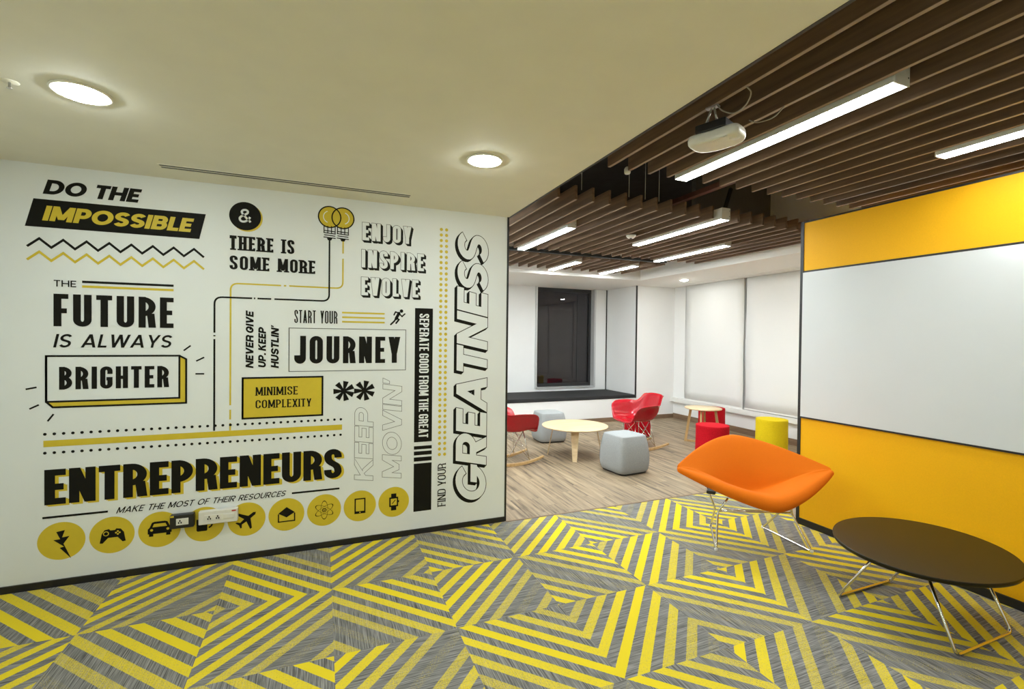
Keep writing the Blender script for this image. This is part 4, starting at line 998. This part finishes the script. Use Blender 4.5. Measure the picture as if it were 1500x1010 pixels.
def i_cup(p, c, pl, ln, ds): pl([(-.34, -.40), (.10, -.40), (.14, -.34), (.14, .30), (-.40, .30), (-.40, -.34)]); p.ring((c[0] + .2 * IR, c[1]), .14 * IR, .22 * IR, 2, K, 20, 1, 1.2, 0, -pi / 2, pi / 2)
def i_plane(p, c, pl, ln, ds):
    A = [(0, .62), (.09, .50), (.10, .18), (.60, -.12), (.60, -.24), (.10, -.10), (.07, -.38), (.22, -.50), (.22, -.58), (0, -.52), (-.22, -.58), (-.22, -.50), (-.07, -.38), (-.10, -.10), (-.60, -.24), (-.60, -.12), (-.10, .18), (-.09, .50)]
    a = radians(-52); pl([(x * cos(a) - y * sin(a), x * sin(a) + y * cos(a)) for x, y in A])
def i_mail(p, c, pl, ln, ds): ln([(-.45, .06), (-.45, -.42), (.45, -.42), (.45, .06)], .07); pl([(-.46, .10), (0, .46), (.46, .10), (0, -.18)], 3)
def i_atom(p, c, pl, ln, ds):
    for k in range(3): p.ring(c, .55 * IR, .60 * IR, 2 + k * .3, K, 40, 1, .36, k * pi / 3 + pi / 2)
    ds(0, 0, .13, 3); ds(0, 0, .08, 4, Yl); ds(0, 0, .04, 5)
def i_tab(p, c, pl, ln, ds): pl(rect(-.34, .34, -.50, .50)); pl(rect(-.26, .26, -.34, .42), 3, Yl); ds(0, -.42, .04, 3, Yl)
def i_watch(p, c, pl, ln, ds): pl(rect(-.30, .28, -.32, .32)); pl(rect(-.18, .16, -.56, -.30)); pl(rect(-.18, .16, .30, .56)); pl(rect(-.21, .19, -.22, .22), 3, Yl); pl(rect(.28, .34, -.06, .08)); ln([(-.12, -.12), (.10, .13)], .05, 4)
for i, (fn, lb) in enumerate(((i_bolt, 'yellow disc with a black lightning bolt'), (i_pad, 'yellow disc with a black game controller'), (i_car, 'yellow disc with a black car front'), (i_cup, 'yellow disc with a black mug behind the white socket'),
                              (i_plane, 'yellow disc with a black aeroplane'), (i_mail, 'yellow disc with a black open envelope'), (i_atom, 'yellow disc with a black atom'), (i_tab, 'yellow disc with a black tablet'), (i_watch, 'yellow disc with a black wristwatch'))):
    icon(i, fn, lb)

# ------------------------------------------------------------------ wall sockets
def socket_box(px0, px1, pyt, pyb, mat, face, label, n, black):
    xa, xb = at((px0, pyt))[0], at((px1, pyt))[0]; xm = (px0 + px1) / 2; zt, zb = at((xm, pyt))[1], at((xm, pyb))[1]; cx, cz = (xa + xb) / 2, (zt + zb) / 2; hx, hz = (xb - xa) / 2, (zt - zb) / 2
    t = thing('power_socket', label, 'power socket', (cx, YM, cz)); d = .045
    m = MB(); m.box(-hx, hx, -d, -.005, -hz, hz, bev=.005); m.build('socket_box', mat, t)
    f = MB()
    if black:
        f.box(-hx * .46, hx * .56, -d - .003, -d + .001, -hz * .48, hz * .48, bev=.001); f.build('socket_plate', face, t)
        cols = [(-hx * .14, 1)]; sw = [(hx * .36, .018)]
    else:
        f.box(-hx * .70, hx * .82, -d - .003, -d + .001, -hz * .40, hz * .40, bev=.001); f.build('socket_plate', face, t)
        cols = [(-hx * .45, 1), (-hx * .02, 1)]; sw = [(hx * .42, .03), (hx * .68, .03)]
    s = MB(); e = hz * .18
    for x, _ in cols:
        for dx, dz in ((0, e * .9), (-e * .85, -e * .7), (e * .85, -e * .7)): s.box(x + dx - .0035, x + dx + .0035, -d - .0036, -d - .0029, dz - .0055 + cz * 0, dz + .0055)
    s.build('socket_hole', 'plastic_black', t)
    k = MB()
    for x, w_ in sw: k.box(x - w_ / 2, x + w_ / 2, -d - .005, -d - .002, -hz * .32, hz * .32, bev=.001)
    k.build('switch', face, t)
    l = MB()
    if black: l.box(-hx * .95, -hx * .65, -d - .001, -d + .001, hz * .72, hz * .95)
    else: l.box(hx * .70, hx * .92, -d - .001, -d + .001, hz * .62, hz * .82)
    l.build('mark', 'ink_yellow' if black else 'red_mark', t)
socket_box(251.5, 286.5, 751, 770.5, 'plastic_black', 'white_plastic', 'black boxed power socket on the mural below the word RESOURCES', 1, True)
socket_box(293, 349.5, 744.5, 763.5, 'white_plastic', 'white_plastic', 'white boxed double power socket covering the mug icon', 2, False)
